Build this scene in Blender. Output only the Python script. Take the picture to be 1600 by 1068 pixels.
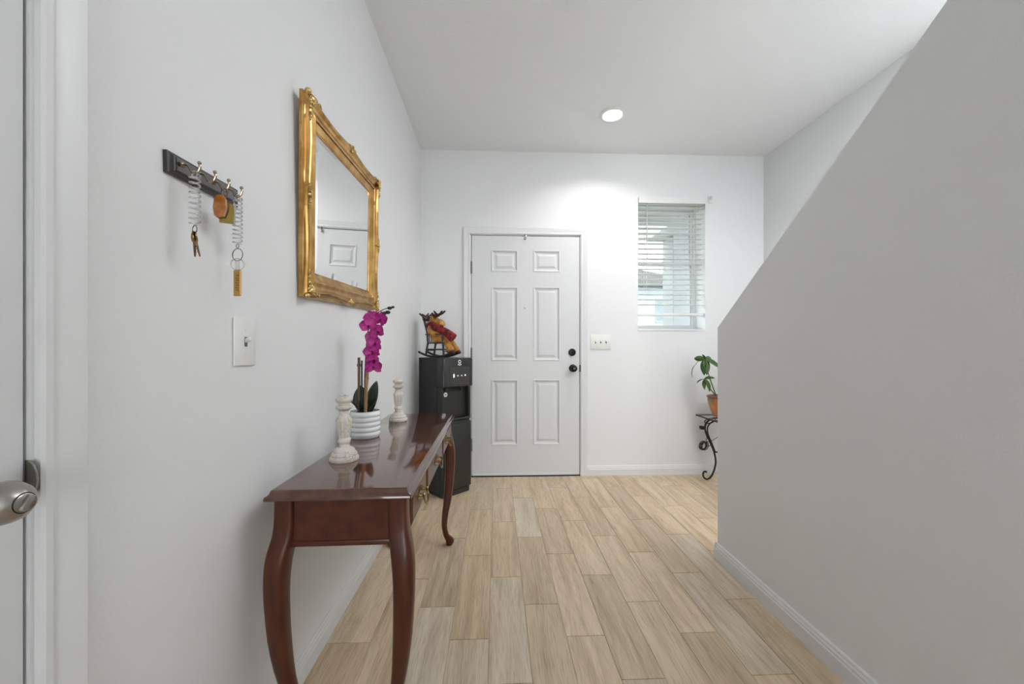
import bpy, bmesh, math, random
from mathutils import Matrix, Vector, Euler
random.seed(7)
PI = math.pi
S = bpy.context.scene
C = S.collection
for o in list(bpy.data.objects): bpy.data.objects.remove(o)

# ------------------------------------------------------------ camera, sky, light, exposure
cam = bpy.data.cameras.new('camera'); camo = bpy.data.objects.new('camera', cam); C.objects.link(camo)
cam.sensor_width = 36.0; cam.lens = 600.0 / 1600.0 * 36.0
cam.shift_y = 11.5 / 1600.0
cam.clip_start = 0.02; cam.clip_end = 200
camo.location = (0, 0, 1.075); camo.rotation_euler = (PI/2, 0, -math.atan(24/600.0))
S.camera = camo
w = bpy.data.worlds.new('sky'); S.world = w; w.use_nodes = True
bg = w.node_tree.nodes['Background']; bg.inputs[0].default_value = (0.96, 0.985, 1.0, 1); bg.inputs[1].default_value = 5.0
DOWNLIGHT_W = 4.3
S.view_settings.view_transform = 'Standard'; S.view_settings.look = 'None'
S.view_settings.gamma = 1.0; S.view_settings.use_curve_mapping = False
S.view_settings.exposure = 0.72

# ------------------------------------------------------------ materials
M = {}
def mat(name, col, rough=0.5, metal=0.0, bump=None, coat=0.0, col2=None, cscale=8.0, stretch=None, spec=0.5, ramp=(0.35, 0.65), trans=0.0, sheen=0.0, coords='Object', detail=5.0):
    m = bpy.data.materials.new(name); m.use_nodes = True; M[name] = m
    nt = m.node_tree; b = nt.nodes['Principled BSDF']
    b.inputs['Base Color'].default_value = (*col, 1); b.inputs['Roughness'].default_value = rough
    b.inputs['Metallic'].default_value = metal; b.inputs['Coat Weight'].default_value = coat
    b.inputs['Coat Roughness'].default_value = 0.06
    b.inputs['Specular IOR Level'].default_value = spec
    b.inputs['Transmission Weight'].default_value = trans
    b.inputs['Sheen Weight'].default_value = sheen
    tc = nt.nodes.new('ShaderNodeTexCoord'); vec = tc.outputs[coords]
    if stretch:
        mp = nt.nodes.new('ShaderNodeMapping'); mp.inputs['Scale'].default_value = stretch
        nt.links.new(vec, mp.inputs[0]); vec = mp.outputs[0]
    if col2:
        n = nt.nodes.new('ShaderNodeTexNoise'); n.inputs['Scale'].default_value = cscale; n.inputs['Detail'].default_value = detail
        nt.links.new(vec, n.inputs['Vector'])
        r = nt.nodes.new('ShaderNodeValToRGB'); r.color_ramp.elements[0].position = ramp[0]; r.color_ramp.elements[1].position = ramp[1]
        r.color_ramp.elements[0].color = (*col, 1); r.color_ramp.elements[1].color = (*col2, 1)
        nt.links.new(n.outputs[0], r.inputs[0]); nt.links.new(r.outputs[0], b.inputs['Base Color'])
    if bump:
        n = nt.nodes.new('ShaderNodeTexNoise'); n.inputs['Scale'].default_value = bump[0]; n.inputs['Detail'].default_value = 3
        nt.links.new(vec, n.inputs['Vector'])
        bp = nt.nodes.new('ShaderNodeBump'); bp.inputs['Strength'].default_value = bump[1]; bp.inputs['Distance'].default_value = bump[2] if len(bump) > 2 else 0.002
        nt.links.new(n.outputs[0], bp.inputs['Height']); nt.links.new(bp.outputs[0], b.inputs['Normal'])
    return m
def srgb(r, g, b):
    f = lambda c: c/12.92 if c <= 0.04045 else ((c+0.055)/1.055)**2.4
    return (f(r/255), f(g/255), f(b/255))
mat('wall', (0.80, 0.808, 0.815), 0.75, bump=(150, 0.35, 0.0015), spec=0.3)
mat('ceiling', (0.85, 0.858, 0.862), 0.85, bump=(55, 0.5, 0.003), spec=0.2)
mat('trim', (0.74, 0.75, 0.755), 0.35)
mat('door_paint', (0.70, 0.71, 0.72), 0.4, bump=(300, 0.08, 0.0005))
mat('grout', srgb(183, 168, 148), 0.9, bump=(200, 0.3, 0.001))
mat('mahogany', (0.060, 0.014, 0.006), 0.30, col2=(0.098, 0.024, 0.009), cscale=6, stretch=(6, 1, 6), coat=0.15, spec=0.35)
mat('mahogany_leg', (0.058, 0.014, 0.006), 0.34, col2=(0.096, 0.024, 0.009), cscale=7, stretch=(6, 6, 1), coat=0.1, spec=0.35)
mat('mahogany_top', (0.075, 0.024, 0.014), 0.10, col2=(0.115, 0.040, 0.024), cscale=6, stretch=(6, 1, 6), coat=0.7)
mat('brass', (0.36, 0.26, 0.11), 0.30, 1.0, col2=(0.16, 0.10, 0.04), cscale=40)
mat('gold', (0.60, 0.38, 0.14), 0.30, 1.0, col2=(0.38, 0.20, 0.055), cscale=18, bump=(120, 0.15, 0.0008))
mat('gold_leaf', (0.66, 0.48, 0.20), 0.34, 1.0, col2=(0.22, 0.10, 0.02), cscale=70, ramp=(0.45, 0.7))
mat('mirror', (0.93, 0.94, 0.94), 0.008, 1.0)
mat('black_wood', (0.018, 0.015, 0.017), 0.35, coat=0.3)
mat('grey_face', (0.10, 0.095, 0.10), 0.35, 0.2, coat=0.3)
mat('bronze', (0.34, 0.27, 0.20), 0.22, 1.0)
mat('chrome', (0.30, 0.30, 0.30), 0.22, 1.0)
mat('nickel', (0.40, 0.385, 0.36), 0.30, 1.0)
mat('dark_nickel', (0.20, 0.19, 0.17), 0.38, 1.0)
mat('clear_plastic', (0.90, 0.91, 0.92), 0.08, trans=0.75)
mat('key_brass', (0.24, 0.14, 0.06), 0.35, 1.0)
mat('amber', (0.34, 0.10, 0.012), 0.2, coat=0.8, col2=(0.5, 0.2, 0.04), cscale=60)
mat('fob_gold', (0.20, 0.14, 0.035), 0.30, 0.9)
mat('tag_bronze', (0.50, 0.29, 0.09), 0.35, 0.85)
mat('engraving', (0.20, 0.10, 0.03), 0.5, 0.5)
mat('white_plastic', (0.80, 0.80, 0.78), 0.35)
mat('switch_slot', (0.10, 0.10, 0.10), 0.6)
mat('black_gloss', (0.014, 0.014, 0.014), 0.22, coat=0.3)
mat('black_satin', (0.022, 0.022, 0.022), 0.42)
mat('panel_glass', (0.035, 0.035, 0.035), 0.22, coat=0.5)
mat('print_white', (0.80, 0.80, 0.80), 0.5)
mat('black_metal', (0.010, 0.010, 0.010), 0.35, 0.6)
mat('gap_black', (0.012, 0.010, 0.009), 0.8)
mat('pot_white', (0.78, 0.79, 0.80), 0.22, coat=0.4)
mat('soil', (0.03, 0.022, 0.015), 0.95, bump=(120, 1.0, 0.004))
mat('orchid_leaf', (0.012, 0.032, 0.012), 0.33, coat=0.2)
mat('orchid_petal', (0.62, 0.030, 0.36), 0.5, col2=(0.34, 0.003, 0.17), cscale=38, sheen=0.1)
mat('orchid_lip', (0.16, 0.0, 0.05), 0.5)
mat('stem_dark', (0.030, 0.022, 0.016), 0.6)
mat('bamboo', (0.36, 0.22, 0.09), 0.5, col2=(0.22, 0.12, 0.05), cscale=20, stretch=(8, 8, 1))
mat('bamboo_dark', (0.13, 0.085, 0.05), 0.55)
mat('moose_fur', (0.58, 0.27, 0.045), 0.8, col2=(0.36, 0.14, 0.015), cscale=30, sheen=0.4, bump=(160, 0.5, 0.003))
mat('moose_muzzle', (0.64, 0.36, 0.10), 0.8, col2=(0.55, 0.28, 0.06), cscale=30, sheen=0.4)
mat('moose_dark', (0.050, 0.016, 0.009), 0.7, bump=(120, 0.4, 0.002))
mat('red_cloth', (0.26, 0.010, 0.012), 0.75, col2=(0.03, 0.002, 0.004), cscale=34, ramp=(0.48, 0.6),  bump=(220, 0.4, 0.002))
mat('leaf_green', (0.060, 0.135, 0.020), 0.38, col2=(0.018, 0.055, 0.008), cscale=14, coat=0.2)
mat('leaf_dry', (0.16, 0.13, 0.03), 0.5)
mat('plant_stem', (0.10, 0.085, 0.03), 0.6)
mat('pot_glaze', (0.50, 0.165, 0.028), 0.25, col2=(0.17, 0.12, 0.03), cscale=9, ramp=(0.45, 0.62), coat=0.6)
mat('pot_rim', (0.17, 0.055, 0.02), 0.3, coat=0.5)
mat('iron', (0.045, 0.038, 0.030), 0.45, 0.7)
mat('cord_black', (0.012, 0.012, 0.012), 0.45)
mat('concrete', (0.2, 0.2, 0.2), 0.9, bump=(20, 0.3, 0.004))
mat('lawn', (0.05, 0.07, 0.03), 0.95, col2=(0.07, 0.09, 0.04), cscale=3)
mat('porch_paint', (0.20, 0.215, 0.22), 0.7, bump=(60, 0.4, 0.002))
mat('porch_grey', (0.24, 0.25, 0.25), 0.8)
mat('house_wall', (0.26, 0.31, 0.325), 0.8)
mat('house_roof', (0.07, 0.07, 0.07), 0.9, bump=(8, 0.6, 0.03))
mat('house_pane', (0.10, 0.13, 0.15), 0.1)
mat('blind_white', (0.80, 0.80, 0.79), 0.45)
mat('blind_cord', (0.55, 0.55, 0.54), 0.7)

# distressed white candlestick: cracked paint over brown
def crackle(name):
    m = bpy.data.materials.new(name); m.use_nodes = True; M[name] = m
    nt = m.node_tree; b = nt.nodes['Principled BSDF']; b.inputs['Roughness'].default_value = 0.7
    tc = nt.nodes.new('ShaderNodeTexCoord')
    v = nt.nodes.new('ShaderNodeTexVoronoi'); v.feature = 'DISTANCE_TO_EDGE'; v.inputs['Scale'].default_value = 75
    n = nt.nodes.new('ShaderNodeTexNoise'); n.inputs['Scale'].default_value = 22; n.inputs['Detail'].default_value = 4
    nt.links.new(tc.outputs['Object'], v.inputs['Vector']); nt.links.new(tc.outputs['Object'], n.inputs['Vector'])
    r = nt.nodes.new('ShaderNodeValToRGB'); r.color_ramp.elements[0].position = 0.005; r.color_ramp.elements[1].position = 0.05
    r.color_ramp.elements[0].color = (0, 0, 0, 1); r.color_ramp.elements[1].color = (1, 1, 1, 1)
    nt.links.new(v.outputs['Distance'], r.inputs[0])
    r2 = nt.nodes.new('ShaderNodeValToRGB'); r2.color_ramp.elements[0].position = 0.46; r2.color_ramp.elements[1].position = 0.56
    r2.color_ramp.elements[0].color = (1, 1, 1, 1); r2.color_ramp.elements[1].color = (0, 0, 0, 1)
    nt.links.new(n.outputs[0], r2.inputs[0])
    mx = nt.nodes.new('ShaderNodeMath'); mx.operation = 'MAXIMUM'
    nt.links.new(r.outputs[0], mx.inputs[0]); nt.links.new(r2.outputs[0], mx.inputs[1])
    mc = nt.nodes.new('ShaderNodeMix'); mc.data_type = 'RGBA'
    mc.inputs[6].default_value = (0.34, 0.27, 0.20, 1); mc.inputs[7].default_value = (0.66, 0.61, 0.55, 1)
    nt.links.new(mx.outputs[0], mc.inputs[0]); nt.links.new(mc.outputs[2], b.inputs['Base Color'])
    bp = nt.nodes.new('ShaderNodeBump'); bp.inputs['Strength'].default_value = 0.6; bp.inputs['Distance'].default_value = 0.002
    nt.links.new(mx.outputs[0], bp.inputs['Height']); nt.links.new(bp.outputs[0], b.inputs['Normal'])
crackle('crackle_white')

def plank_mat():
    m = bpy.data.materials.new('wood_tile'); m.use_nodes = True; M['wood_tile'] = m
    nt = m.node_tree; N = nt.nodes.new; L = nt.links.new; b = nt.nodes['Principled BSDF']
    tc = N('ShaderNodeTexCoord'); oi = N('ShaderNodeObjectInfo')
    sc = N('ShaderNodeVectorMath'); sc.operation = 'SCALE'; sc.inputs[0].default_value = (37, 53, 11); L(oi.outputs['Random'], sc.inputs['Scale'])
    ad = N('ShaderNodeVectorMath'); ad.operation = 'ADD'; L(tc.outputs['Object'], ad.inputs[0]); L(sc.outputs[0], ad.inputs[1])
    mp = N('ShaderNodeMapping'); mp.inputs['Scale'].default_value = (16, 1.3, 1); L(ad.outputs[0], mp.inputs[0])
    n1 = N('ShaderNodeTexNoise'); n1.inputs['Scale'].default_value = 1.6; n1.inputs['Detail'].default_value = 6; n1.inputs['Distortion'].default_value = 0.6; L(mp.outputs[0], n1.inputs['Vector'])
    mp2 = N('ShaderNodeMapping'); mp2.inputs['Scale'].default_value = (90, 4.5, 1); L(ad.outputs[0], mp2.inputs[0])
    n2 = N('ShaderNodeTexNoise'); n2.inputs['Scale'].default_value = 3.0; n2.inputs['Detail'].default_value = 4; L(mp2.outputs[0], n2.inputs['Vector'])
    r1 = N('ShaderNodeValToRGB'); e = r1.color_ramp.elements
    e[0].position = 0.25; e[0].color = (*srgb(184, 168, 147), 1); e[1].position = 0.75; e[1].color = (*srgb(232, 220, 203), 1)
    k = e.new(0.5); k.color = (*srgb(217, 203, 183), 1)
    L(n1.outputs[0], r1.inputs[0])
    # per plank tone
    rt = N('ShaderNodeValToRGB'); t = rt.color_ramp.elements
    t[0].position = 0; t[0].color = (*srgb(240, 228, 210), 1); t[1].position = 1; t[1].color = (*srgb(250, 250, 250), 1)
    q = t.new(0.35); q.color = (*srgb(255, 246, 232), 1); q = t.new(0.7); q.color = (*srgb(232, 222, 208), 1)
    L(oi.outputs['Random'], rt.inputs[0])
    mu = N('ShaderNodeMix'); mu.data_type = 'RGBA'; mu.blend_type = 'MULTIPLY'; mu.inputs[0].default_value = 1
    L(r1.outputs[0], mu.inputs[6]); L(rt.outputs[0], mu.inputs[7])
    r2 = N('ShaderNodeValToRGB'); r2.color_ramp.elements[0].position = 0.34; r2.color_ramp.elements[1].position = 0.52
    r2.color_ramp.elements[0].color = (0.66, 0.60, 0.53, 1); r2.color_ramp.elements[1].color = (1, 1, 1, 1)
    L(n2.outputs[0], r2.inputs[0])
    m2 = N('ShaderNodeMix'); m2.data_type = 'RGBA'; m2.blend_type = 'MULTIPLY'; m2.inputs[0].default_value = 0.62
    L(mu.outputs[2], m2.inputs[6]); L(r2.outputs[0], m2.inputs[7]); L(m2.outputs[2], b.inputs['Base Color'])
    b.inputs['Roughness'].default_value = 0.42
    bp = N('ShaderNodeBump'); bp.inputs['Strength'].default_value = 0.25; bp.inputs['Distance'].default_value = 0.001
    L(n2.outputs[0], bp.inputs['Height']); L(bp.outputs[0], b.inputs['Normal'])
plank_mat()
def glass_mat(name, fac):
    m = bpy.data.materials.new(name); m.use_nodes = True; M[name] = m
    nt = m.node_tree; nt.nodes.clear()
    o = nt.nodes.new('ShaderNodeOutputMaterial'); mx = nt.nodes.new('ShaderNodeMixShader'); mx.inputs[0].default_value = fac
    t = nt.nodes.new('ShaderNodeBsdfTransparent'); t.inputs[0].default_value = (0.93, 0.96, 0.96, 1)
    g = nt.nodes.new('ShaderNodeBsdfGlossy'); g.inputs['Roughness'].default_value = 0.03
    nt.links.new(t.outputs[0], mx.inputs[1]); nt.links.new(g.outputs[0], mx.inputs[2]); nt.links.new(mx.outputs[0], o.inputs[0])
glass_mat('pane_glass', 0.07); glass_mat('table_glass', 0.18)
def emit_mat(name, col, s):
    m = bpy.data.materials.new(name); m.use_nodes = True; M[name] = m
    nt = m.node_tree; b = nt.nodes['Principled BSDF']
    b.inputs['Emission Color'].default_value = (*col, 1); b.inputs['Emission Strength'].default_value = s
emit_mat('lamp_lens', (1, 0.98, 0.94), 6.0)
emit_mat('led_white', (1, 1, 1), 0.9)

# ------------------------------------------------------------ mesh helpers
def V(bm, M4, co): return bm.verts.new(M4 @ Vector(co) if M4 is not None else Vector(co))
def box(bm, x0, x1, y0, y1, z0, z1, bev=0.0, seg=1, M4=None):
    vs = [V(bm, M4, c) for c in ((x0,y0,z0),(x1,y0,z0),(x1,y1,z0),(x0,y1,z0),(x0,y0,z1),(x1,y0,z1),(x1,y1,z1),(x0,y1,z1))]
    fs = [bm.faces.new([vs[i] for i in f]) for f in ((3,2,1,0),(4,5,6,7),(0,1,5,4),(1,2,6,5),(2,3,7,6),(3,0,4,7))]
    if bev > 0:
        es = list({e for f in fs for e in f.edges})
        bmesh.ops.bevel(bm, geom=es, offset=bev, segments=seg, profile=0.5, affect='EDGES', clamp_overlap=True)
def loft(bm, rings, close=False, cap=True, M4=None):
    R = [[V(bm, M4, p) for p in r] for r in rings]
    n = len(R[0]); k = len(R)
    for i in range(k if close else k-1):
        a, b = R[i], R[(i+1) % k]
        for j in range(n):
            try: bm.faces.new((a[j], a[(j+1) % n], b[(j+1) % n], b[j]))
            except ValueError: pass
    if cap and not close:
        bm.faces.new(list(reversed(R[0]))); bm.faces.new(R[-1])
def lathe(bm, prof, seg=24, M4=None, cap=True, flute=None):
    rings = []
    for r, z in prof:
        r = max(r, 1e-4); ring = []
        for i in range(seg):
            a = 2*PI*i/seg; ring.append((r*math.cos(a), r*math.sin(a), z))
        rings.append(ring)
    loft(bm, rings, cap=cap, M4=M4)
def frames(pts):
    T = []
    n = len(pts)
    for i in range(n):
        a = pts[max(i-1, 0)]; b = pts[min(i+1, n-1)]
        d = (b-a); T.append(d.normalized() if d.length > 1e-9 else Vector((0,0,1)))
    up = Vector((0,0,1)) if abs(T[0].z) < 0.9 else Vector((1,0,0))
    u = (up - T[0]*up.dot(T[0])).normalized(); out = []
    for t in T:
        u = u - t*u.dot(t)
        if u.length < 1e-6: u = t.orthogonal()
        u = u.normalized(); out.append((t, u, t.cross(u)))
    return out
def tube(bm, pts, r, seg=8, close=False, M4=None, sx=1.0, sy=1.0):
    pts = [Vector(p) for p in pts]; fr = frames(pts); rings = []
    if close:
        pass
    for i, p in enumerate(pts):
        rr = r[i] if isinstance(r, (list, tuple)) else r
        _, u, v = fr[i]
        rings.append([p + u*(rr*sx*math.cos(2*PI*j/seg)) + v*(rr*sy*math.sin(2*PI*j/seg)) for j in range(seg)])
    loft(bm, rings, close=close, cap=True, M4=M4)
def torus(bm, c, R, r, ax=(0,0,1), seg=20, rs=6, sc=(1,1)):
    ax = Vector(ax).normalized(); u = ax.orthogonal().normalized(); v = ax.cross(u); c = Vector(c); rings = []
    for i in range(seg):
        a = 2*PI*i/seg; d = u*math.cos(a)*sc[0] + v*math.sin(a)*sc[1]; dn = (u*math.cos(a) + v*math.sin(a))
        rings.append([c + d*R + dn*(r*math.cos(2*PI*j/rs)) + ax*(r*math.sin(2*PI*j/rs)) for j in range(rs)])
    loft(bm, rings, close=True)
def ell(bm, c, rad, M4=None, us=14, vs=9):
    T = Matrix.Translation(c) @ (M4 if M4 is not None else Matrix.Identity(4)) @ Matrix.Diagonal((*rad, 1))
    bmesh.ops.create_uvsphere(bm, u_segments=us, v_segments=vs, radius=1, matrix=T)
def prism(bm, poly, axis, a0, a1, M4=None):
    # poly: list of 2d points in the two other axes (order x,y,z without axis)
    def mk(p, a):
        return {'x': (a, p[0], p[1]), 'y': (p[0], a, p[1]), 'z': (p[0], p[1], a)}[axis]
    loft(bm, [[mk(p, a0) for p in poly], [mk(p, a1) for p in poly]], M4=M4)
def smooth_path(P, n=6):
    P = [Vector(p) for p in P]; out = []
    for i in range(len(P)-1):
        p0 = P[max(i-1, 0)]; p1 = P[i]; p2 = P[i+1]; p3 = P[min(i+2, len(P)-1)]
        for k in range(n):
            t = k/n
            out.append(0.5*((2*p1) + (p2-p0)*t + (2*p0-5*p1+4*p2-p3)*t*t + (3*p1-p0-3*p2+p3)*t**3))
    out.append(P[-1]); return out
def rrect(hx, hy, r, n=4):
    out = []
    for cx, cy, a0 in ((hx-r, hy-r, 0), (-hx+r, hy-r, PI/2), (-hx+r, -hy+r, PI), (hx-r, -hy+r, 3*PI/2)):
        for i in range(n+1):
            a = a0 + PI/2*i/n; out.append((cx + r*math.cos(a), cy + r*math.sin(a)))
    return out
def mesh_of(name, bm, m, smooth=False, angle=40):
    bmesh.ops.recalc_face_normals(bm, faces=bm.faces)
    me = bpy.data.meshes.new(name); bm.to_mesh(me); bm.free()
    if m: me.materials.append(M[m])
    if smooth:
        for p in me.polygons: p.use_smooth = True
        me.set_sharp_from_angle(angle=math.radians(angle))
    return me
def put(name, me, parent=None, loc=(0,0,0), rot=(0,0,0), scale=(1,1,1), label=None):
    o = bpy.data.objects.new(name, me); C.objects.link(o); o.parent = parent
    o.location = loc; o.rotation_euler = rot; o.scale = scale
    if label: o['label'] = label
    return o
def obj(name, bm, m, parent=None, smooth=False, angle=40, label=None, loc=(0,0,0), rot=(0,0,0)):
    return put(name, mesh_of(name, bm, m, smooth, angle), parent, loc, rot, label=label)
def thing(name, label, cat, loc=(0,0,0), rot=(0,0,0), group=None):
    o = bpy.data.objects.new(name, None); C.objects.link(o); o.location = loc; o.rotation_euler = rot
    o.empty_display_size = 0.05
    return tag(o, label, cat, group)
def tag(o, label, cat, group=None):
    o['label'] = label; o['category'] = cat
    if group: o['group'] = group
    return o
def struct(name, bm, m, label=None, smooth=False, parent=None):
    o = obj(name, bm, m, parent, smooth)
    if parent is None: o['kind'] = 'structure'
    if label: o['label'] = label
    return o
B = bmesh.new

# ------------------------------------------------------------ the setting
XL, XR, YB, ZC = -0.635, 2.32, 3.25, 2.75      # left wall, stair-side wall, entry wall, ceiling
XK, YK0 = 1.135, 1.93                           # half wall of the stairs
YN = -4.6                                       # how far the hall runs on behind the camera

bm = B(); box(bm, XL-0.1, XR+0.1, YN, YB+0.2, -0.10, -0.0022)
floor = struct('floor', bm, 'grout', 'pale wood-look plank tile floor of the entry hall')
PW, PL = 0.145, 0.58
bm = B(); box(bm, -PW/2+0.0009, PW/2-0.0009, -PL/2+0.001, PL/2-0.001, -0.006, 0, 0.0011, 1)
plank_me = mesh_of('plank', bm, 'wood_tile')
phase = [1.43, 1.235, 1.615]
for c in range(20):
    x0 = -0.609 + c*PW; xc = x0 + PW/2
    y0 = phase[c % 3]
    k = math.floor((-0.9 - y0)/PL)
    while True:
        ya = y0 + k*PL; yb = ya + PL; k += 1
        if ya >= YB: break
        if xc > 1.30 and yb < 1.8: continue
        sx, cx, sy, cy = 1.0, xc, 1.0, (ya+yb)/2
        if c == 0: sx = (PW+0.014)/PW; cx = xc - 0.007
        if x0 + PW > XR: sx = (XR-x0)/PW; cx = (x0+XR)/2
        if yb > YB: sy = (YB-ya)/PL; cy = (ya+YB)/2
        if sy < 0.05 or sx < 0.05: continue
        p = put('plank', plank_me, floor, (cx, cy, 0), (0, 0, PI if random.random() < 0.5 else 0), (sx, sy, 1))

# unseen gap in the ceiling over the stairs, added to let sky light in
SX0, SY0, SY1 = XK+0.115, -0.2, 1.74
bm = B(); box(bm, XL-0.1, SX0, YN, YB+0.2, ZC, ZC+0.25); box(bm, SX0, XR+0.1, SY1, YB+0.2, ZC, ZC+0.25); box(bm, SX0, XR+0.1, YN, SY0, ZC, ZC+0.25)
bmesh.ops.remove_doubles(bm, verts=bm.verts, dist=1e-5)
struct('ceiling', bm, 'ceiling', 'flat textured white ceiling')
# left wall with the opening of the near door
DY0, DY1, DZ = -0.272, 0.548, 2.04
bm = B()
box(bm, XL-0.115, XL, DY1+0.018, YB+0.2, -0.01, ZC); box(bm, XL-0.115, XL, YN, DY0-0.018, -0.01, ZC); box(bm, XL-0.115, XL, DY0-0.018, DY1+0.018, DZ+0.018, ZC)
struct('wall_left', bm, 'wall', 'light grey painted wall with mirror and key rack')
# entry wall with door and window openings
ox0, ox1, oz = -0.235, 0.730, 2.058
wx0, wx1, wz0, wz1 = 1.213, 1.802, 1.244, 2.369
bm = B()
box(bm, XL, ox0, YB, YB+0.2, -0.01, ZC); box(bm, ox0, ox1, YB, YB+0.2, oz, ZC); box(bm, ox1, wx0, YB, YB+0.2, -0.01, ZC)
box(bm, wx0, wx1, YB, YB+0.2, -0.01, wz0); box(bm, wx0, wx1, YB, YB+0.2, wz1, ZC); box(bm, wx1, XR, YB, YB+0.2, -0.01, ZC)
bmesh.ops.remove_doubles(bm, verts=bm.verts, dist=1e-5)
struct('wall_back', bm, 'wall', 'white painted entry wall with front door and small window')
bm = B(); box(bm, XR, XR+0.1, YN, YB+0.2, -0.01, ZC)
struct('wall_right', bm, 'wall', 'white wall beyond the stairs')
# sloping half wall beside the stairs
SL = 0.763
bm = B()
zt0 = 1.186; ytop = YK0 - (ZC-zt0)/SL
prism(bm, [(YK0, -0.01), (YK0, zt0), (ytop, ZC), (YN, ZC), (YN, -0.01)], 'x', XK, XK+0.115)
struct('wall_stair', bm, 'wall', 'grey half wall with sloping top along the stairs')
# flight of stairs behind the half wall
bm = B(); box(bm, XK+0.116, XR-0.001, 1.55, 1.56, 0, 0.01)
st = bpy.data.objects.new('stair_flight', None); C.objects.link(st); bm.free()
st['kind'] = 'structure'; st['label'] = 'white stairs rising behind the sloping half wall'
run = 0.236; rise = run*SL
bm = B(); box(bm, XK+0.117, XR-0.002, -run/2, run/2, -0.09, 0, 0.006, 2); step_me = mesh_of('step', bm, 'trim')
bm = B(); box(bm, XK+0.117, XR-0.002, -run/2, run/2, 0, 0.09)
for i in range(9):
    put('step', step_me, st, (0, YK0-0.18-run*i, rise*(i+1)))

# unseen header and side piece added behind the camera to cut light from there
bm = B(); box(bm, XL-0.1, XK+0.115, YN-0.12, YN, 2.08, ZC+0.25); box(bm, XL-0.1, XL+0.45, YN-0.12, YN, -0.1, 2.08)
bmesh.ops.remove_doubles(bm, verts=bm.verts, dist=1e-5)
struct('wall_light_baffle', bm, 'wall', 'unseen wall with a wide opening, added behind the viewpoint to limit the light')

# baseboards
BP = [(0, 0), (0.013, 0), (0.013, 0.052), (0.0105, 0.057), (0.0105, 0.064), (0.007, 0.071), (0.0065, 0.078), (0.003, 0.083), (0, 0.083)]
bm = B(); prism(bm, [(XL+d, z) for d, z in BP], 'y', DY1+0.064, YB); struct('baseboard_left', bm, 'trim', 'white baseboard along the left wall')
bm = B(); prism(bm, [(YB-d, z) for d, z in BP], 'x', XL, -0.284); prism(bm, [(YB-d, z) for d, z in BP], 'x', 0.774, XR); struct('baseboard_back', bm, 'trim', 'white baseboard below the window')
bm = B(); prism(bm, [(XK-d, z) for d, z in BP], 'y', YN, YK0+0.012); prism(bm, [(YK0+d, z) for d, z in BP], 'x', XK-0.012, XK+0.115); struct('baseboard_right', bm, 'trim', 'white baseboard along the sloping half wall')
bm = B(); prism(bm, [(XR-d, z) for d, z in BP], 'y', YK0, YB); struct('baseboard_far', bm, 'trim', 'white baseboard on the wall beyond the stairs')

# ---- front door (six panels) in the entry wall
CP = [(0, 0), (0, 0.009), (0.004, 0.012), (0.012, 0.0125), (0.018, 0.010), (0.030, 0.012), (0.044, 0.016), (0.053, 0.017), (0.057, 0.014), (0.057, 0)]
def casing_set(xa, xb, ztop, tf, names):
    """mitred casing: xa/xb inner edges, ztop inner top; tf maps (along, out, z) to world"""
    res = []
    for k in range(3):
        bm = B()
        if k == 0: r = [[tf(xa-u, d, 0) for u, d in CP], [tf(xa-u, d, ztop+u) for u, d in CP]]
        if k == 1: r = [[tf(xb+u, d, 0) for u, d in CP], [tf(xb+u, d, ztop+u) for u, d in CP]]
        if k == 2: r = [[tf(xa-u, d, ztop+u) for u, d in CP], [tf(xb+u, d, ztop+u) for u, d in CP]]
        loft(bm, r); res.append(bm)
    return res
tr = bpy.data.objects.new('trim_1', None); C.objects.link(tr); tr['kind'] = 'structure'; tr['label'] = 'white moulded casing around the front door'
for bm in casing_set(-0.222, 0.716, 2.046, lambda a, d, z: (a, YB-d, z), None): obj('casing', bm, 'trim', tr, True, 25)
bm = B()
box(bm, -0.235, -0.2145, YB-0.001, YB+0.19, 0, 2.058); box(bm, 0.7105, 0.730, YB-0.001, YB+0.19, 0, 2.058); box(bm, -0.235, 0.730, YB-0.001, YB+0.19, 2.0405, 2.058)
obj('door_jamb', bm, 'trim', tr)
bm = B(); box(bm, -0.2145, -0.19, YB+0.05, YB+0.07, 0, 2.04); box(bm, 0.69, 0.7105, YB+0.05, YB+0.07, 0, 2.04); box(bm, -0.2145, 0.7105, YB+0.05, YB+0.07, 2.015, 2.0405)
obj('weatherstrip', bm, 'gap_black', tr)
bm = B(); box(bm, -0.2145, 0.7105, YB-0.012, YB+0.12, -0.002, 0.006, 0.002); obj('threshold', bm, 'gap_black', tr)

dr = bpy.data.objects.new('door_1', None); C.objects.link(dr); dr['kind'] = 'structure'; dr['label'] = 'white six-panel front door with black knob and deadbolt'
dr.location = (0, YB+0.003, 0)
dx0, dx1, dz0, dz1 = -0.210, 0.706, 0.012, 2.036
px = [(-0.043, 0.179), (0.312, 0.539)]; pz = [(0.264, 0.818), (0.980, 1.604), (1.734, 1.915)]
bm = B()
xs = [dx0, px[0][0], px[0][1], px[1][0], px[1][1], dx1]; zs = [dz0, pz[0][0], pz[0][1], pz[1][0], pz[1][1], pz[2][0], pz[2][1], dz1]
for i in range(5):
    for j in range(7):
        if i in (1, 3) and j in (1, 3, 5):
            box(bm, xs[i], xs[i+1], 0.012, 0.044, zs[j], zs[j+1])
        else: box(bm, xs[i], xs[i+1], 0, 0.044, zs[j], zs[j+1])
bmesh.ops.remove_doubles(bm, verts=bm.verts, dist=1e-5)
obj('door_leaf', bm, 'door_paint', dr)
PR = [(-0.002, 0), (-0.001, -0.0035), (0.006, -0.0045), (0.011, -0.002), (0.016, 0.0075), (0.027, 0.009), (0.032, 0.008), (0.046, 0.0015), (0.050, 0.0008)]
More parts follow.
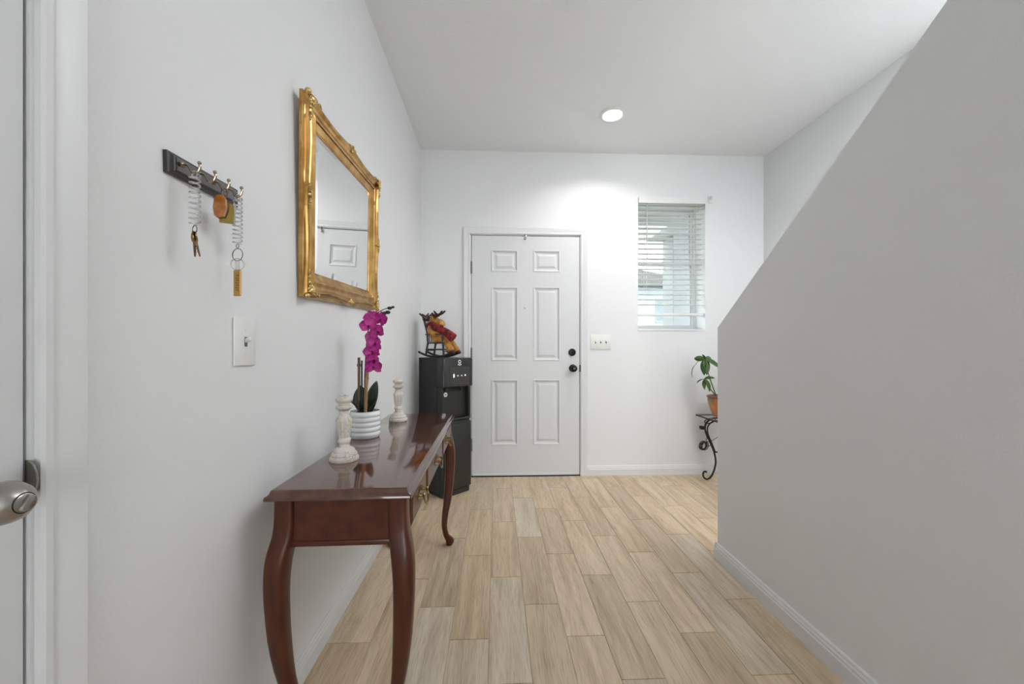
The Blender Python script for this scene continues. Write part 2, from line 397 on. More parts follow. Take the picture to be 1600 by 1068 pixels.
for a in px:
    for c in pz:
        bm = B(); rings = []
        for ins, d in PR:
            rings.append([(a[0]+ins, d, c[0]+ins), (a[1]-ins, d, c[0]+ins), (a[1]-ins, d, c[1]-ins), (a[0]+ins, d, c[1]-ins)])
        loft(bm, rings, cap=False); bm.verts.ensure_lookup_table()
        bm.faces.new([bm.verts[len(bm.verts)-4+i] for i in range(4)])
        obj('door_panel', bm, 'door_paint', dr)
bm = B(); box(bm, dx0+0.004, dx1-0.004, -0.006, 0.03, 0.008, 0.024, 0.001); obj('door_sweep', bm, 'trim', dr)
RX = Matrix.Rotation(PI/2, 4, 'X')   # z axis -> -y (towards the hall)
def at(x, y, z, R=None):
    T = Matrix.Translation((x, y, z)); return T @ R if R is not None else T
bm = B(); lathe(bm, [(0.032, 0), (0.032, 0.006), (0.029, 0.012), (0.020, 0.014), (0.0, 0.014)], 28, at(0.643, 0, 1.050, RX)); db = obj('deadbolt', bm, 'black_metal', dr, True)
bm = B(); box(bm, 0.639, 0.647, -0.034, -0.013, 1.034, 1.066, 0.003, 2); obj('thumb_turn', bm, 'black_metal', db, True)
bm = B(); lathe(bm, [(0.033, 0), (0.033, 0.005), (0.029, 0.010), (0.013, 0.013), (0.012, 0.030), (0.018, 0.036), (0.027, 0.043), (0.029, 0.052), (0.026, 0.062), (0.017, 0.068), (0.0, 0.069)], 28, at(0.649, 0, 0.914, RX)); kb = obj('door_knob', bm, 'black_metal', dr, True)
bm = B(); lathe(bm, [(0.009, 0.066), (0.009, 0.071), (0.007, 0.073), (0, 0.073)], 14, at(0.649, 0, 0.914, RX)); obj('knob_button', bm, 'dark_nickel', kb, True)
bm = B(); lathe(bm, [(0.008, 0), (0.008, 0.003), (0.005, 0.004), (0.0, 0.003)], 16, at(0.239, 0, 1.425, RX)); obj('peephole', bm, 'nickel', dr, True)
bm = B(); box(bm, 0.7065, 0.7135, -0.012, 0.012, 0.884, 0.944, 0.002); obj('latch_plate', bm, 'black_metal', dr)
for z in (1.763, 1.035, 0.268):
    bm = B()
    for i in range(5): lathe(bm, [(0.0065, -0.05+i*0.02+0.0012), (0.0065, -0.05+i*0.02+0.0188)], 12, at(-0.2123, -0.005, z))
    lathe(bm, [(0.004, 0.049), (0.005, 0.053), (0.003, 0.057), (0, 0.058)], 10, at(-0.2123, -0.005, z))
    box(bm, -0.2135, -0.2085, -0.003, 0.02, z-0.05, z+0.05)
    obj('hinge', bm, 'dark_nickel', dr, True)
bm = B(); tube(bm, smooth_path([(0.250, -0.002, 2.05), (0.249, -0.012, 2.038), (0.246, -0.016, 2.022), (0.242, -0.010, 2.008)], 4), 0.006, 8); ell(bm, (0.2425, -0.012, 2.010), (0.009, 0.008, 0.009)); obj('door_hook', bm, 'nickel', dr, True)

# ---- near door in the left wall, its casing and knob
tr = bpy.data.objects.new('trim_2', None); C.objects.link(tr); tr['kind'] = 'structure'; tr['label'] = 'white moulded casing around the near left door'
for bm in casing_set(DY0-0.005, DY1+0.005, DZ+0.005, lambda a, d, z: (XL+d, a, z), None): obj('casing', bm, 'trim', tr, True, 25)
bm = B(); box(bm, XL-0.115, XL+0.0005, DY1, DY1+0.018, 0, DZ+0.018); box(bm, XL-0.115, XL+0.0005, DY0-0.018, DY0, 0, DZ+0.018); box(bm, XL-0.115, XL+0.0005, DY0, DY1, DZ, DZ+0.018)
obj('door_jamb', bm, 'trim', tr)
bm = B(); box(bm, XL-0.06, XL-0.045, DY1-0.012, DY1, 0, DZ); obj('door_stop', bm, 'trim', tr)
dr = bpy.data.objects.new('door_2', None); C.objects.link(dr); dr['kind'] = 'structure'; dr['label'] = 'white interior door at the far left with nickel knob'
bm = B(); ya, yb = DY0+0.003, DY1-0.0045
ys = [ya, ya+0.11, ya+0.35, yb-0.35, yb-0.11, yb]; zs = [0.012, 0.264, 0.818, 0.980, 1.604, 1.734, 1.915, DZ-0.004]
for i in range(5):
    for j in range(7):
        d = 0.012 if (i in (1, 3) and j in (1, 3, 5)) else 0
        box(bm, XL-0.042, XL-0.003-d, ys[i], ys[i+1], zs[j], zs[j+1])
bmesh.ops.remove_doubles(bm, verts=bm.verts, dist=1e-5)
obj('door_leaf', bm, 'door_paint', dr)
for i in (1, 3):
    for j in (1, 3, 5):
        bm = B(); rings = []
        for ins, d in PR:
            y0, y1, z0, z1 = ys[i]+ins, ys[i+1]-ins, zs[j]+ins, zs[j+1]-ins
            x = XL-0.003-d; rings.append([(x, y0, z0), (x, y1, z0), (x, y1, z1), (x, y0, z1)])
        loft(bm, rings, cap=False); bm.verts.ensure_lookup_table(); bm.faces.new([bm.verts[len(bm.verts)-4+q] for q in range(4)])
        obj('door_panel', bm, 'door_paint', dr)
RYX = Matrix.Rotation(PI/2, 4, 'Y')  # z axis -> +x
KT = at(XL-0.003, 0.485, 0.8906, RYX)
bm = B(); lathe(bm, [(0.033, 0), (0.033, 0.003), (0.030, 0.008), (0.020, 0.011), (0.013, 0.014), (0.0125, 0.022), (0.017, 0.027), (0.0225, 0.034), (0.0255, 0.043), (0.0252, 0.052), (0.022, 0.061), (0.016, 0.068), (0.0125, 0.0705), (0.0115, 0.0700), (0.0, 0.0695)], 40, KT)
kn = obj('door_knob', bm, 'nickel', dr, True, 50)
bm = B(); lathe(bm, [(0.0112, 0.0695), (0.0112, 0.0712), (0.0100, 0.0722), (0.0, 0.0722)], 28, KT)
kb = obj('lock_button', bm, 'nickel', kn, True)
bm = B(); box(bm, -0.0035, 0.0035, -0.0092, 0.0092, 0.071, 0.0765, 0.0012, 2, KT @ Matrix.Rotation(math.radians(62), 4, 'Z')); obj('thumb_turn', bm, 'nickel', kn, True)
bm = B(); torus(bm, KT @ Vector((0, 0, 0.0702)), 0.0118, 0.0006, (1, 0, 0), 28, 6); obj('groove', bm, 'gap_black', kn, True)
bm = B()
prof = [(XL-0.003, 0.925), (XL+0.003, 0.9245), (XL+0.009, 0.919), (XL+0.013, 0.909), (XL+0.0145, 0.898), (XL+0.013, 0.887), (XL+0.009, 0.878), (XL-0.003, 0.874)]
prism(bm, prof, 'y', DY1-0.0025, DY1-0.0008)
sp = obj('strike_plate', bm, 'dark_nickel', dr)
bm = B(); tube(bm, [(x, DY1-0.003, z) for x, z in prof[1:-1]], 0.0011, 6); obj('strike_lip', bm, 'nickel', sp, True)

# ---- window in the entry wall
wd = bpy.data.objects.new('window_1', None); C.objects.link(wd); wd['kind'] = 'structure'; wd['label'] = 'small white single-hung window beside the door'
F0, F1 = 3.405, 3.45
bm = B(); fw = 0.022
box(bm, wx0, wx0+fw, F0, F1, wz0, wz1); box(bm, wx1-fw, wx1, F0, F1, wz0, wz1); box(bm, wx0+fw, wx1-fw, F0, F1, wz1-fw, wz1); box(bm, wx0+fw, wx1-fw, F0, F1, wz0, wz0+fw)
obj('window_frame', bm, 'trim', wd)
zr = 1.84
for nm, z0, z1, y0, y1 in (('upper_sash', zr-0.012, wz1-fw, 3.428, 3.446), ('lower_sash', wz0+fw, zr+0.024, 3.408, 3.426)):
    bm = B(); s = 0.024
    xa, xb = wx0+fw, wx1-fw
    box(bm, xa, xa+s, y0, y1, z0, z1, 0.002); box(bm, xb-s, xb, y0, y1, z0, z1, 0.002); box(bm, xa+s, xb-s, y0, y1, z1-s*1.4, z1, 0.002); box(bm, xa+s, xb-s, y0, y1, z0, z0+s, 0.002)
    so = obj(nm, bm, 'trim', wd)
    bm = B(); ym = (y0+y1)/2; box(bm, xa+s-0.004, xb-s+0.004, ym-0.002, ym+0.002, z0+s-0.004, z1-s*1.4+0.004); obj('pane', bm, 'pane_glass', so)
    bm = B(); g = 0.003
    box(bm, xa+s, xa+s+g, y0+0.002, ym-0.002, z0+s, z1-s*1.4); box(bm, xb-s-g, xb-s, y0+0.002, ym-0.002, z0+s, z1-s*1.4); obj('gasket', bm, 'house_roof', so)
bm = B(); box(bm, wx0-0.0, wx1+0.0, YB-0.006, F0, wz0-0.012, wz0+0.004, 0.002); obj('window_sill', bm, 'trim', wd)
bm = B(); box(bm, 1.49, 1.53, 3.400, 3.409, zr+0.012, zr+0.028, 0.003); obj('sash_lock', bm, 'white_plastic', wd)

# ------------------------------------------------------------ recessed ceiling light
lt = thing('recessed_light', 'round recessed ceiling light, switched on, in the white ceiling', 'light', (0.826, 2.71, ZC))
bm = B(); lathe(bm, [(0.092, 0.0005), (0.093, -0.004), (0.088, -0.008), (0.070, -0.010), (0.066, -0.006), (0.065, 0.0005)], 40, cap=False); obj('trim_ring', bm, 'white_plastic', lt, True)
bm = B(); lathe(bm, [(0.066, -0.001), (0.066, -0.005), (0.05, -0.0065), (0.0, -0.007)], 40); obj('lens', bm, 'lamp_lens', lt, True)
la = bpy.data.lights.new('downlight', 'AREA'); la.shape = 'DISK'; la.size = 0.13; la.energy = DOWNLIGHT_W; la.spread = math.radians(140); la.color = (1, 0.985, 0.955)
lo = bpy.data.objects.new('downlight', la); C.objects.link(lo); lo.parent = lt; lo.location = (0, 0, -0.014)

# ------------------------------------------------------------ window blind
bl = thing('window_blind', 'white horizontal slat blind half open in the small window', 'blind', ((wx0+wx1)/2, 3.293, wz0))
hw = (wx1-wx0)/2 - 0.006
bm = B(); box(bm, -hw, hw, -0.028, 0.028, 1.080, 1.122, 0.003); obj('headrail', bm, 'blind_white', bl)
bm = B(); box(bm, -hw-0.003, hw+0.003, -0.050, -0.040, 1.085, 1.140, 0.003, 2); obj('valance', bm, 'blind_white', bl)
bm = B(); prof = [(-0.025, 0), (-0.012, 0.0022), (0, 0.0030), (0.012, 0.0022), (0.025, 0), (0.025, -0.0026), (0.012, -0.0004), (0, 0.0004), (-0.012, -0.0004), (-0.025, -0.0026)]
prism(bm, prof, 'x', -hw, hw); slat_me = mesh_of('slat', bm, 'blind_white')
for i in range(20):
    put('slat', slat_me, bl, (0, 0, 1.081 - 0.0442*i - 0.022), (math.radians(-4), 0, 0))
bm = B(); box(bm, -hw, hw, -0.026, 0.026, 0.122, 0.144, 0.004, 2); obj('bottom_rail', bm, 'blind_white', bl)
for x in (-0.215, 0.215):
    bm = B(); tube(bm, [(x, -0.027, 1.08), (x, -0.027, 0.14)], 0.0012, 5); tube(bm, [(x, 0.027, 1.08), (x, 0.027, 0.14)], 0.0012, 5); obj('ladder_cord', bm, 'blind_cord', bl)
bm = B(); tube(bm, [(-0.213, -0.034, 1.10), (-0.213, -0.036, 0.66)], 0.0035, 6); lathe(bm, [(0.004, 0), (0.006, 0.01), (0.005, 0.05), (0.003, 0.055)], 8, at(-0.213, -0.036, 0.61)); obj('tilt_wand', bm, 'blind_cord', bl, True)
bm = B(); box(bm, 1.826, 1.866, YB-0.012, YB, 2.335, 2.40, 0.003); box(bm, 1.832, 1.850, YB-0.045, YB-0.01, 2.362, 2.385, 0.003); 
tag(obj('rod_bracket', bm, 'white_plastic'), 'small white bracket on the wall at the window top right corner', 'bracket')

# ------------------------------------------------------------ switches and outlet
def switch_plate(name, label, n, loc, rotz, wdt, hgt, horizontal_toggles=True):
    t = thing(name, label, 'switch', loc, (0, 0, rotz), 'toggle light switches')
    bm = B(); box(bm, -wdt/2, wdt/2, -0.0065, 0, -hgt/2, hgt/2, 0.0035, 2); obj('plate', bm, 'white_plastic', t, True)
    for i in range(n):
        x = (i-(n-1)/2)*0.046
        bm = B(); box(bm, x-0.0052, x+0.0052, -0.0072, -0.0055, -0.012, 0.012); obj('slot', bm, 'switch_slot', t)
        bm = B(); box(bm, x-0.0042, x+0.0042, -0.0195, -0.004, -0.005, 0.005, 0.0015, 2, at(0, 0, 0, Matrix.Rotation(math.radians(-24), 4, 'X'))); obj('toggle', bm, 'white_plastic', t, True)
        for z in (-0.030, 0.030):
            bm = B(); lathe(bm, [(0.003, 0.006), (0.003, 0.0072), (0, 0.0074)], 10, at(x, 0, z, RX)); obj('screw', bm, 'white_plastic', t, True)
switch_plate('light_switch', 'single white toggle switch plate on the left wall below the key rack', 1, (XL, 0.989, 1.094), PI/2, 0.080, 0.120)
switch_plate('light_switch', 'triple white toggle switch plate on the wall right of the front door', 3, (0.888, YB, 1.138), 0, 0.175, 0.128)
ol = thing('power_outlet', 'white wall outlet low on the wall beside the iron table', 'outlet', (1.766, YB, 0.428))
bm = B(); box(bm, -0.040, 0.040, -0.0065, 0, -0.066, 0.066, 0.0035, 2); obj('plate', bm, 'white_plastic', ol, True)
for z in (-0.021, 0.021):
    bm = B(); lathe(bm, [(0.0165, 0.006), (0.0165, 0.008), (0.015, 0.0088), (0, 0.0088)], 20, at(0, 0, z, RX)); rc = obj('receptacle', bm, 'white_plastic', ol, True)
    bm = B(); box(bm, -0.0075, -0.0055, -0.0095, -0.0085, z-0.002, z+0.006); box(bm, 0.0055, 0.0075, -0.0095, -0.0085, z-0.002, z+0.006); obj('slot', bm, 'switch_slot', rc)
cd = thing('extension_cord', 'black power cord plugged into the outlet, bundled in a coil', 'cord', (1.755, YB-0.03, 0.407))
bm = B(); box(bm, -0.014, 0.014, -0.026, 0.020, -0.015, 0.013, 0.005, 2); obj('plug', bm, 'cord_black', cd, True)
bm = B(); tube(bm, smooth_path([(0.010, -0.02, -0.006), (0.022, -0.035, -0.03), (0.028, -0.03, -0.07), (0.030, -0.02, -0.10), (0.028, -0.02, -0.115)], 6), 0.0028, 6); obj('cable', bm, 'cord_black', cd, True)
bm = B()
for i in range(9):
    R = Matrix.Rotation(random.uniform(-0.5, 0.5), 4, 'Z') @ Matrix.Rotation(random.uniform(0.3, 0.8), 4, 'Y')
    pts = []
    for k in range(21):
        a = 2*PI*k/20
        pts.append(Vector((0.004+0.006*math.sin(i*1.7), -0.02, -0.150)) + R @ Vector((0.026*math.cos(a)+0.010*math.sin(i), 0.010*math.sin(a+i), (0.034+0.004*math.cos(i))*math.sin(a))))
    tube(bm, pts, 0.0028, 5)
torus(bm, (0.045, -0.02, -0.135), 0.022, 0.0028, (0.2, 1, 0.2), 18, 5)
obj('coil', bm, 'cord_black', cd, True)
bm = B(); tube(bm, smooth_path([(0.05, -0.02, -0.125), (0.10, -0.03, -0.09), (0.18, -0.05, -0.03), (0.30, -0.08, 0.02)], 5), 0.0026, 6); obj('cable', bm, 'cord_black', cd, True)

# ------------------------------------------------------------ console table
tb = thing('console_table', 'glossy mahogany console table with cabriole legs and three drawers', 'table', (-0.408, 1.566, 0), (0, 0, math.radians(0.9)))
HX, HY, ZT = 0.1825, 0.586, 0.72
bm = B(); rings = []
for ins, z in ((0.004, 0.694), (0.0, 0.6965), (0.0, 0.703), (0.0015, 0.7055), (0.006, 0.7075), (0.0095, 0.712), (0.0105, 0.7165), (0.0125, 0.7192), (0.0155, 0.72)):
    rings.append([(x, y, z) for x, y in rrect(HX-ins, HY-ins, 0.004, 2)])
loft(bm, rings); obj('table_top', bm, 'mahogany_top', tb, True, 35)
LX, LY = 0.143, 0.546
LEG = [(0.694, 0, 0.0240, 6), (0.640, 0, 0.0242, 6), (0.600, 0.004, 0.0255, 5), (0.565, 0.014, 0.0275, 4), (0.530, 0.0215, 0.0285, 3.2), (0.480, 0.0255, 0.0275, 3), (0.42, 0.0245, 0.0262, 3), (0.34, 0.019, 0.0245, 3),
       (0.26, 0.008, 0.0212, 3), (0.186, -0.006, 0.0178, 2.6), (0.12, -0.011, 0.0152, 2.4), (0.085, -0.007, 0.0145, 2.2), (0.06, -0.001, 0.0165, 2.2), (0.042, 0.0085, 0.0215, 2.2), (0.028, 0.0150, 0.0235, 2.2), (0.014, 0.0165, 0.0215, 2.2), (0.004, 0.014, 0.0175, 2.2), (0.0, 0.013, 0.015, 2.2)]
def supere(s, p, n=20):
    out = []
    for i in range(n):
        a = 2*PI*(i+0.5)/n; c, q = math.cos(a), math.sin(a)
        out.append((s*math.copysign(abs(c)**(2/p), c), s*math.copysign(abs(q)**(2/p), q)))
    return out
def interp(tab, sub=3):
    P = [Vector((a, b, c, d)) for a, b, c, d in tab]; out = []
    for i in range(len(P)-1):
        for k in range(sub): out.append(P[i].lerp(P[i+1], k/sub))
    out.append(P[-1]); return out
def catmull4(tab, n=3):
    P = [Vector(p) for p in tab]; out = []
    for i in range(len(P)-1):
        p0 = P[max(i-1, 0)]; p1 = P[i]; p2 = P[i+1]; p3 = P[min(i+2, len(P)-1)]
        for k in range(n):
            t = k/n; out.append(0.5*((2*p1) + (p2-p0)*t + (2*p0-5*p1+4*p2-p3)*t*t + (3*p1-p0-3*p2+p3)*t**3))
    out.append(P[-1]); return out
for sx in (-1, 1):
    for sy in (-1, 1):
        bm = B(); rings = []
        for z, off, s, p in catmull4(LEG, 2):
            off = off*0.66 if off > 0 and z > 0.1 else off
            rings.append([(sx*(LX+off)+x, sy*(LY+off)+y, z) for x, y in supere(s, p)])
        loft(bm, rings); obj('leg', bm, 'mahogany_leg', tb, True, 60)
AZ0 = 0.578
for sy in (-1, 1):
    bm = B(); y = sy*0.552; box(bm, -LX, LX, y-0.008, y+0.008, AZ0, 0.6945); ap = obj('end_apron', bm, 'mahogany', tb)
    bm = B(); box(bm, -LX, LX, y-0.011, y+0.011, AZ0-0.008, AZ0+0.006, 0.002, 2); obj('bead', bm, 'mahogany', ap, True)
bm = B(); box(bm, -0.158, -0.142, -LY, LY, AZ0, 0.6945); obj('back_apron', bm, 'mahogany', tb)
bm = B(); box(bm, 0.132, 0.150, -LY, LY, AZ0, 0.6945); fa = obj('front_apron', bm, 'mahogany', tb)
bm = B(); box(bm, 0.130, 0.158, -LY, LY, AZ0-0.008, AZ0+0.008, 0.003, 2); obj('bead', bm, 'mahogany', fa, True)
def pull_meshes():
    bm = B(); out = []
    pts = [(-0.042, 0.0), (-0.036, 0.010), (-0.026, 0.008), (-0.018, 0.017), (-0.008, 0.014), (0, 0.023), (0.008, 0.014), (0.018, 0.017), (0.026, 0.008), (0.036, 0.010), (0.042, 0.0),
           (0.036, -0.010), (0.026, -0.008), (0.018, -0.016), (0.008, -0.013), (0, -0.022), (-0.008, -0.013), (-0.018, -0.016), (-0.026, -0.008), (-0.036, -0.010)]
    prism(bm, pts, 'x', 0, 0.0018)
    p = mesh_of('backplate', bm, 'brass')
    bm = B()
    lathe(bm, [(0.006, 0.0015), (0.005, 0.006), (0.004, 0.012), (0.0065, 0.016), (0.005, 0.019), (0, 0.020)], 12, at(0, 0, 0.003, RYX))
    k = mesh_of('post', bm, 'brass', True)
    bm = B(); tube(bm, smooth_path([(0.014, -0.028, 0.003), (0.019, -0.031, -0.010), (0.021, -0.020, -0.024), (0.022, 0, -0.029), (0.021, 0.020, -0.024), (0.019, 0.031, -0.010), (0.014, 0.028, 0.003)], 5), 0.0026, 8)
    b = mesh_of('bail', bm, 'brass', True)
    return p, k, b
PMESH = pull_meshes()
for y0, y1, yp in ((-0.512, -0.276, -0.392), (-0.258, 0.152, -0.046), (0.170, 0.508, 0.292)):
    bm = B(); rings = []
    for ins, x in ((0.0, 0.1495), (0.0, 0.163), (0.002, 0.1665), (0.007, 0.169), (0.009, 0.1685), (0.012, 0.1700)):
        rings.append([(x, y0+ins, 0.592+ins), (x, y1-ins, 0.592+ins), (x, y1-ins, 0.684-ins), (x, y0+ins, 0.684-ins)])
    loft(bm, rings); d = obj('drawer', bm, 'mahogany', tb)
    for nm, me, dy in (('backplate', PMESH[0], 0), ('post', PMESH[1], -0.028), ('post', PMESH[1], 0.028), ('bail', PMESH[2], 0)): put(nm, me, d, (0.170, yp+dy, 0.640))

# ------------------------------------------------------------ candlesticks
CS = [(0.0430, 0.0), (0.0445, 0.003), (0.0445, 0.010), (0.0415, 0.0135), (0.0395, 0.015), (0.0405, 0.019), (0.0375, 0.025), (0.0330, 0.028), (0.0325, 0.033), (0.0270, 0.039), (0.0190, 0.0425)]
CS2 = [(0.0175, 0.042), (0.0150, 0.052), (0.0185, 0.056), (0.0200, 0.062), (0.0185, 0.069), (0.0150, 0.072), (0.0165, 0.078), (0.0195, 0.100), (0.0225, 0.125), (0.0235, 0.129), (0.0215, 0.134), (0.0150, 0.146), (0.0140, 0.158)]
CS3 = [(0.0140, 0.157), (0.0200, 0.163), (0.0255, 0.167), (0.0255, 0.172), (0.0180, 0.175), (0.0170, 0.183), (0.0225, 0.187), (0.0265, 0.193), (0.0255, 0.199), (0.0170, 0.204), (0.0140, 0.205), (0.0130, 0.199), (0.0, 0.198)]
cme = []
for nm, pr in (('base', CS), ('stem', CS2), ('cup', CS3)):
    bm = B()
    if nm == 'stem':
        rings = []
        for r, z in pr:
            ring = []
            for i in range(40):
                a = 2*PI*i/40; k = 1 + (0.07*math.cos(10*a) if 0.074 < z < 0.14 else 0.0)
                ring.append((r*k*math.cos(a), r*k*math.sin(a), z))
            rings.append(ring)
        loft(bm, rings)
    else: lathe(bm, pr, 32)
    cme.append((nm, mesh_of(nm, bm, 'crackle_white', True, 50)))
for lab, loc, rz in (('crackled white candlestick standing in front of the orchid pot, nearest the table end', (-0.490, 1.256, 0.72), 0.3), ('crackled white candlestick standing behind the orchid, nearest the water cooler', (-0.491, 1.938, 0.72), 1.9)):
    t = thing('candlestick', lab, 'candlestick', loc, (0, 0, rz), 'pair of candlesticks on the console table')
    for nm, me in cme: put(nm, me, t)

# ------------------------------------------------------------ orchid
oc = thing('potted_orchid', 'magenta artificial orchid in a ribbed white pot on the console table', 'plant', (-0.534, 1.585, 0.72))
PR0 = [(0.052, 0), (0.0555, 0.003)]
for i in range(5):
    z = 0.006 + i*0.0195
    PR0 += [(0.0560, z), (0.0590, z+0.004), (0.0600, z+0.0095), (0.0590, z+0.015), (0.0560, z+0.0185)]
PR0 += [(0.0575, 0.1045), (0.0560, 0.107), (0.0535, 0.106), (0.0525, 0.095)]
bm = B(); lathe(bm, PR0, 40, cap=False); bm.verts.ensure_lookup_table(); bm.faces.new([bm.verts[i] for i in range(40)]); obj('pot', bm, 'pot_white', oc, True, 60)
bm = B(); lathe(bm, [(0.0525, 0.090), (0.053, 0.096), (0.03, 0.100), (0, 0.101)], 24); obj('soil', bm, 'soil', oc, True)
def blade(L, Wd, curl, n=10, m=5, tip=1.0, cup=0.25, th=0.0):
    """leaf or petal along +x, rising/curling in z"""
    bm = B(); G = []
    for i in range(n+1):
        t = i/n; wv = Wd*math.sin(PI*min(1, t**tip*0.97+0.02))**0.75
        row = []
        for j in range(m+1):
            s = 2*j/m-1
            row.append(bm.verts.new((L*(t - abs(curl)*0.15*t*t), s*wv/2, curl*L*t*t*0.6 + cup*wv*(s*s)*0.5)))
        G.append(row)
    for i in range(n):
        for j in range(m): bm.faces.new((G[i][j], G[i+1][j], G[i+1][j+1], G[i][j+1]))
    return bm
def solid(o, t):
    md = o.modifiers.new('thickness', 'SOLIDIFY'); md.thickness = t; md.offset = 0
lf = [mesh_of('leaf', blade(0.130, 0.066, -0.12, 12, 5, 1.0, 0.2), 'orchid_leaf', True, 80)]
for (az, el, sc, roll, lx) in ((math.radians(50), math.radians(82), 1.0, 6, 0.020), (math.radians(112), math.radians(80), 0.86, -8, -0.022), (math.radians(180), math.radians(48), 0.80, 0, -0.012), (math.radians(20), math.radians(66), 0.62, 30, 0.008), (math.radians(275), math.radians(74), 0.55, 0, -0.004)):
    o = put('leaf', lf[0], oc, (lx, 0.006*math.sin(az)+0.005, 0.098), (0, 0, 0), (sc, sc, sc))
    o.rotation_euler = (Matrix.Rotation(az, 4, 'Z') @ Matrix.Rotation(-el, 4, 'Y') @ Matrix.Rotation(math.radians(roll), 4, 'X')).to_euler(); solid(o, 0.002)
bm = B(); tube(bm, [(0.010, -0.028, 0.09), (0.011, -0.022, 0.20), (0.0175, -0.010, 0.365)], [0.0072, 0.0070, 0.0066], 10); tube(bm, [(0.0128, -0.0196, 0.235), (0.0130, -0.0190, 0.243)], 0.0082, 10); obj('stake', bm, 'bamboo', oc, True)
bm = B(); tube(bm, [(-0.026, 0.0, 0.09), (-0.026, 0.002, 0.322)], 0.0055, 10); tube(bm, [(-0.026, 0.0015, 0.285), (-0.026, 0.0015, 0.296)], 0.0078, 10); obj('stake', bm, 'bamboo_dark', oc, True)
bm = B(); tube(bm, [(-0.014, 0.0, 0.09), (-0.014, 0.0, 0.31)], 0.0035, 8); obj('stem', bm, 'stem_dark', oc, True)
stem = smooth_path([(0.004, 0.002, 0.09), (-0.002, 0.0, 0.20), (0.004, -0.004, 0.33), (0.016, -0.006, 0.44), (0.046, -0.006, 0.495), (0.075, -0.004, 0.517), (0.110, 0.0, 0.526)], 6)
bm = B(); tube(bm, stem, [0.0032 - 0.0018*i/len(stem) for i in range(len(stem))], 7)
so = obj('stem', bm, 'stem_dark', oc, True)
for x, z, r in ((0.111, 0.527, 0.006), (0.098, 0.523, 0.0085), (0.090, 0.506, 0.0095), (0.076, 0.502, 0.009)):
    bm = B(); ell(bm, (x, 0, z), (r*1.2, r*0.8, r*0.8), us=10, vs=7); obj('bud', bm, 'stem_dark', so, True)
pet_big = mesh_of('petal', blade(0.048, 0.056, 0.25, 8, 6, 0.95, 0.16), 'orchid_petal', True, 80)
pet_sep = mesh_of('petal', blade(0.046, 0.030, 0.2, 8, 5, 0.9, 0.2), 'orchid_petal', True, 80)
bm = B(); ell(bm, (0, 0, 0.006), (0.007, 0.005, 0.007), us=10, vs=7); tube(bm, smooth_path([(0, -0.002, 0.004), (0, -0.010, 0.010), (0, -0.014, 0.016)], 3), [0.005, 0.0055, 0.006, 0.006, 0.006, 0.004, 0.002], 8)
lip_me = mesh_of('flower', bm, 'orchid_lip', True)
FL = [(0.020, -0.016, 0.478, 20, 5), (0.058, -0.020, 0.474, -25, 20), (0.012, -0.030, 0.447, 20, -12), (0.050, -0.032, 0.424, -10, 10), (0.008, -0.010, 0.395, 55, -10), (0.040, -0.030, 0.378, -15, -5), (0.024, -0.022, 0.345, 5, 15), (0.034, -0.026, 0.312, -20, 25), (0.028, -0.018, 0.285, 15, 30)]
for (x, y, z, yaw, tilt) in FL:
    # flower faces local +z; turn it towards the hall
    R = Matrix.Rotation(math.radians(yaw), 4, 'Z') @ Matrix.Rotation(math.radians(90+tilt*0.6-8), 4, 'X') @ Matrix.Rotation(math.radians(random.uniform(-25, 25)), 4, 'Z')
    f = put('flower', lip_me, oc, (x+0.011, y, z), R.to_euler(), (0.78, 0.78, 0.78))
    for ang, me, zz in ((90, pet_sep, 0), (215, pet_sep, 0), (325, pet_sep, 0), (20, pet_big, 0.002), (160, pet_big, 0.002)):
        p = put('petal', me, f, (0, 0, zz), (0, math.radians(-6+random.uniform(-14, 14)), math.radians(ang+random.uniform(-8, 8)))); 

# ------------------------------------------------------------ mirror
mi = thing('wall_mirror', 'rectangular wall mirror in an ornate gold frame on the left wall', 'mirror', (XL+0.004, 1.612, 1.258), (math.radians(2.3), math.radians(1.5), 0))
ML, MH = 0.73, 0.645
FP = [(0, 0, 0), (0, 0.010, 0), (0.002, 0.012, 0), (0.003, 0.0145, 0), (0.005, 0.0165, 1), (0.006, 0.023, 1), (0.010, 0.029, 1), (0.016, 0.031, 1), (0.021, 0.0285, 1), (0.026, 0.0235, 0.6), (0.036, 0.0195, 0.2), (0.046, 0.0205, 0), (0.052, 0.0245, 0), (0.057, 0.0255, 0), (0.061, 0.0235, 0), (0.063, 0.0175, 0), (0.067, 0.0160, 0), (0.078, 0.0105, 0), (0.083, 0.0095, 0), (0.085, 0.0105, 0), (0.088, 0.0090, 0), (0.089, 0.004, 0), (0.089, 0, 0)]
def sweep_off(t):
    # lip swings in between the corner and centre ornaments
    q = (t*2) % 1.0
    return 0.0085*math.sin(PI*q)**2
def rail(k, n=40):
    rings = []
    for i in range(n+1):
        t = i/n; ring = []
        for d, wv, mo in FP:
            dd = d + mo*sweep_off(t)
            if k in (0, 1):
                y = d - ML/2 + t*(ML-2*d); z = dd if k == 0 else MH-dd
                if i in (0, n): z = d if k == 0 else MH-d
            else:
                z = d + t*(MH-2*d); y = -ML/2+dd if k == 2 else ML/2-dd
            ring.append((wv, y, z))
        rings.append(ring)
    bm = B(); loft(bm, rings); return bm
for k in range(4): obj('frame_rail', rail(k), 'gold', mi, True, 45)
gi = 0.087
bm = B(); bv = 0.022
o4 = [(0.0065, -ML/2+gi, gi), (0.0065, ML/2-gi, gi), (0.0065, ML/2-gi, MH-gi), (0.0065, -ML/2+gi, MH-gi)]
i4 = [(0.0085, -ML/2+gi+bv, gi+bv), (0.0085, ML/2-gi-bv, gi+bv), (0.0085, ML/2-gi-bv, MH-gi-bv), (0.0085, -ML/2+gi+bv, MH-gi-bv)]
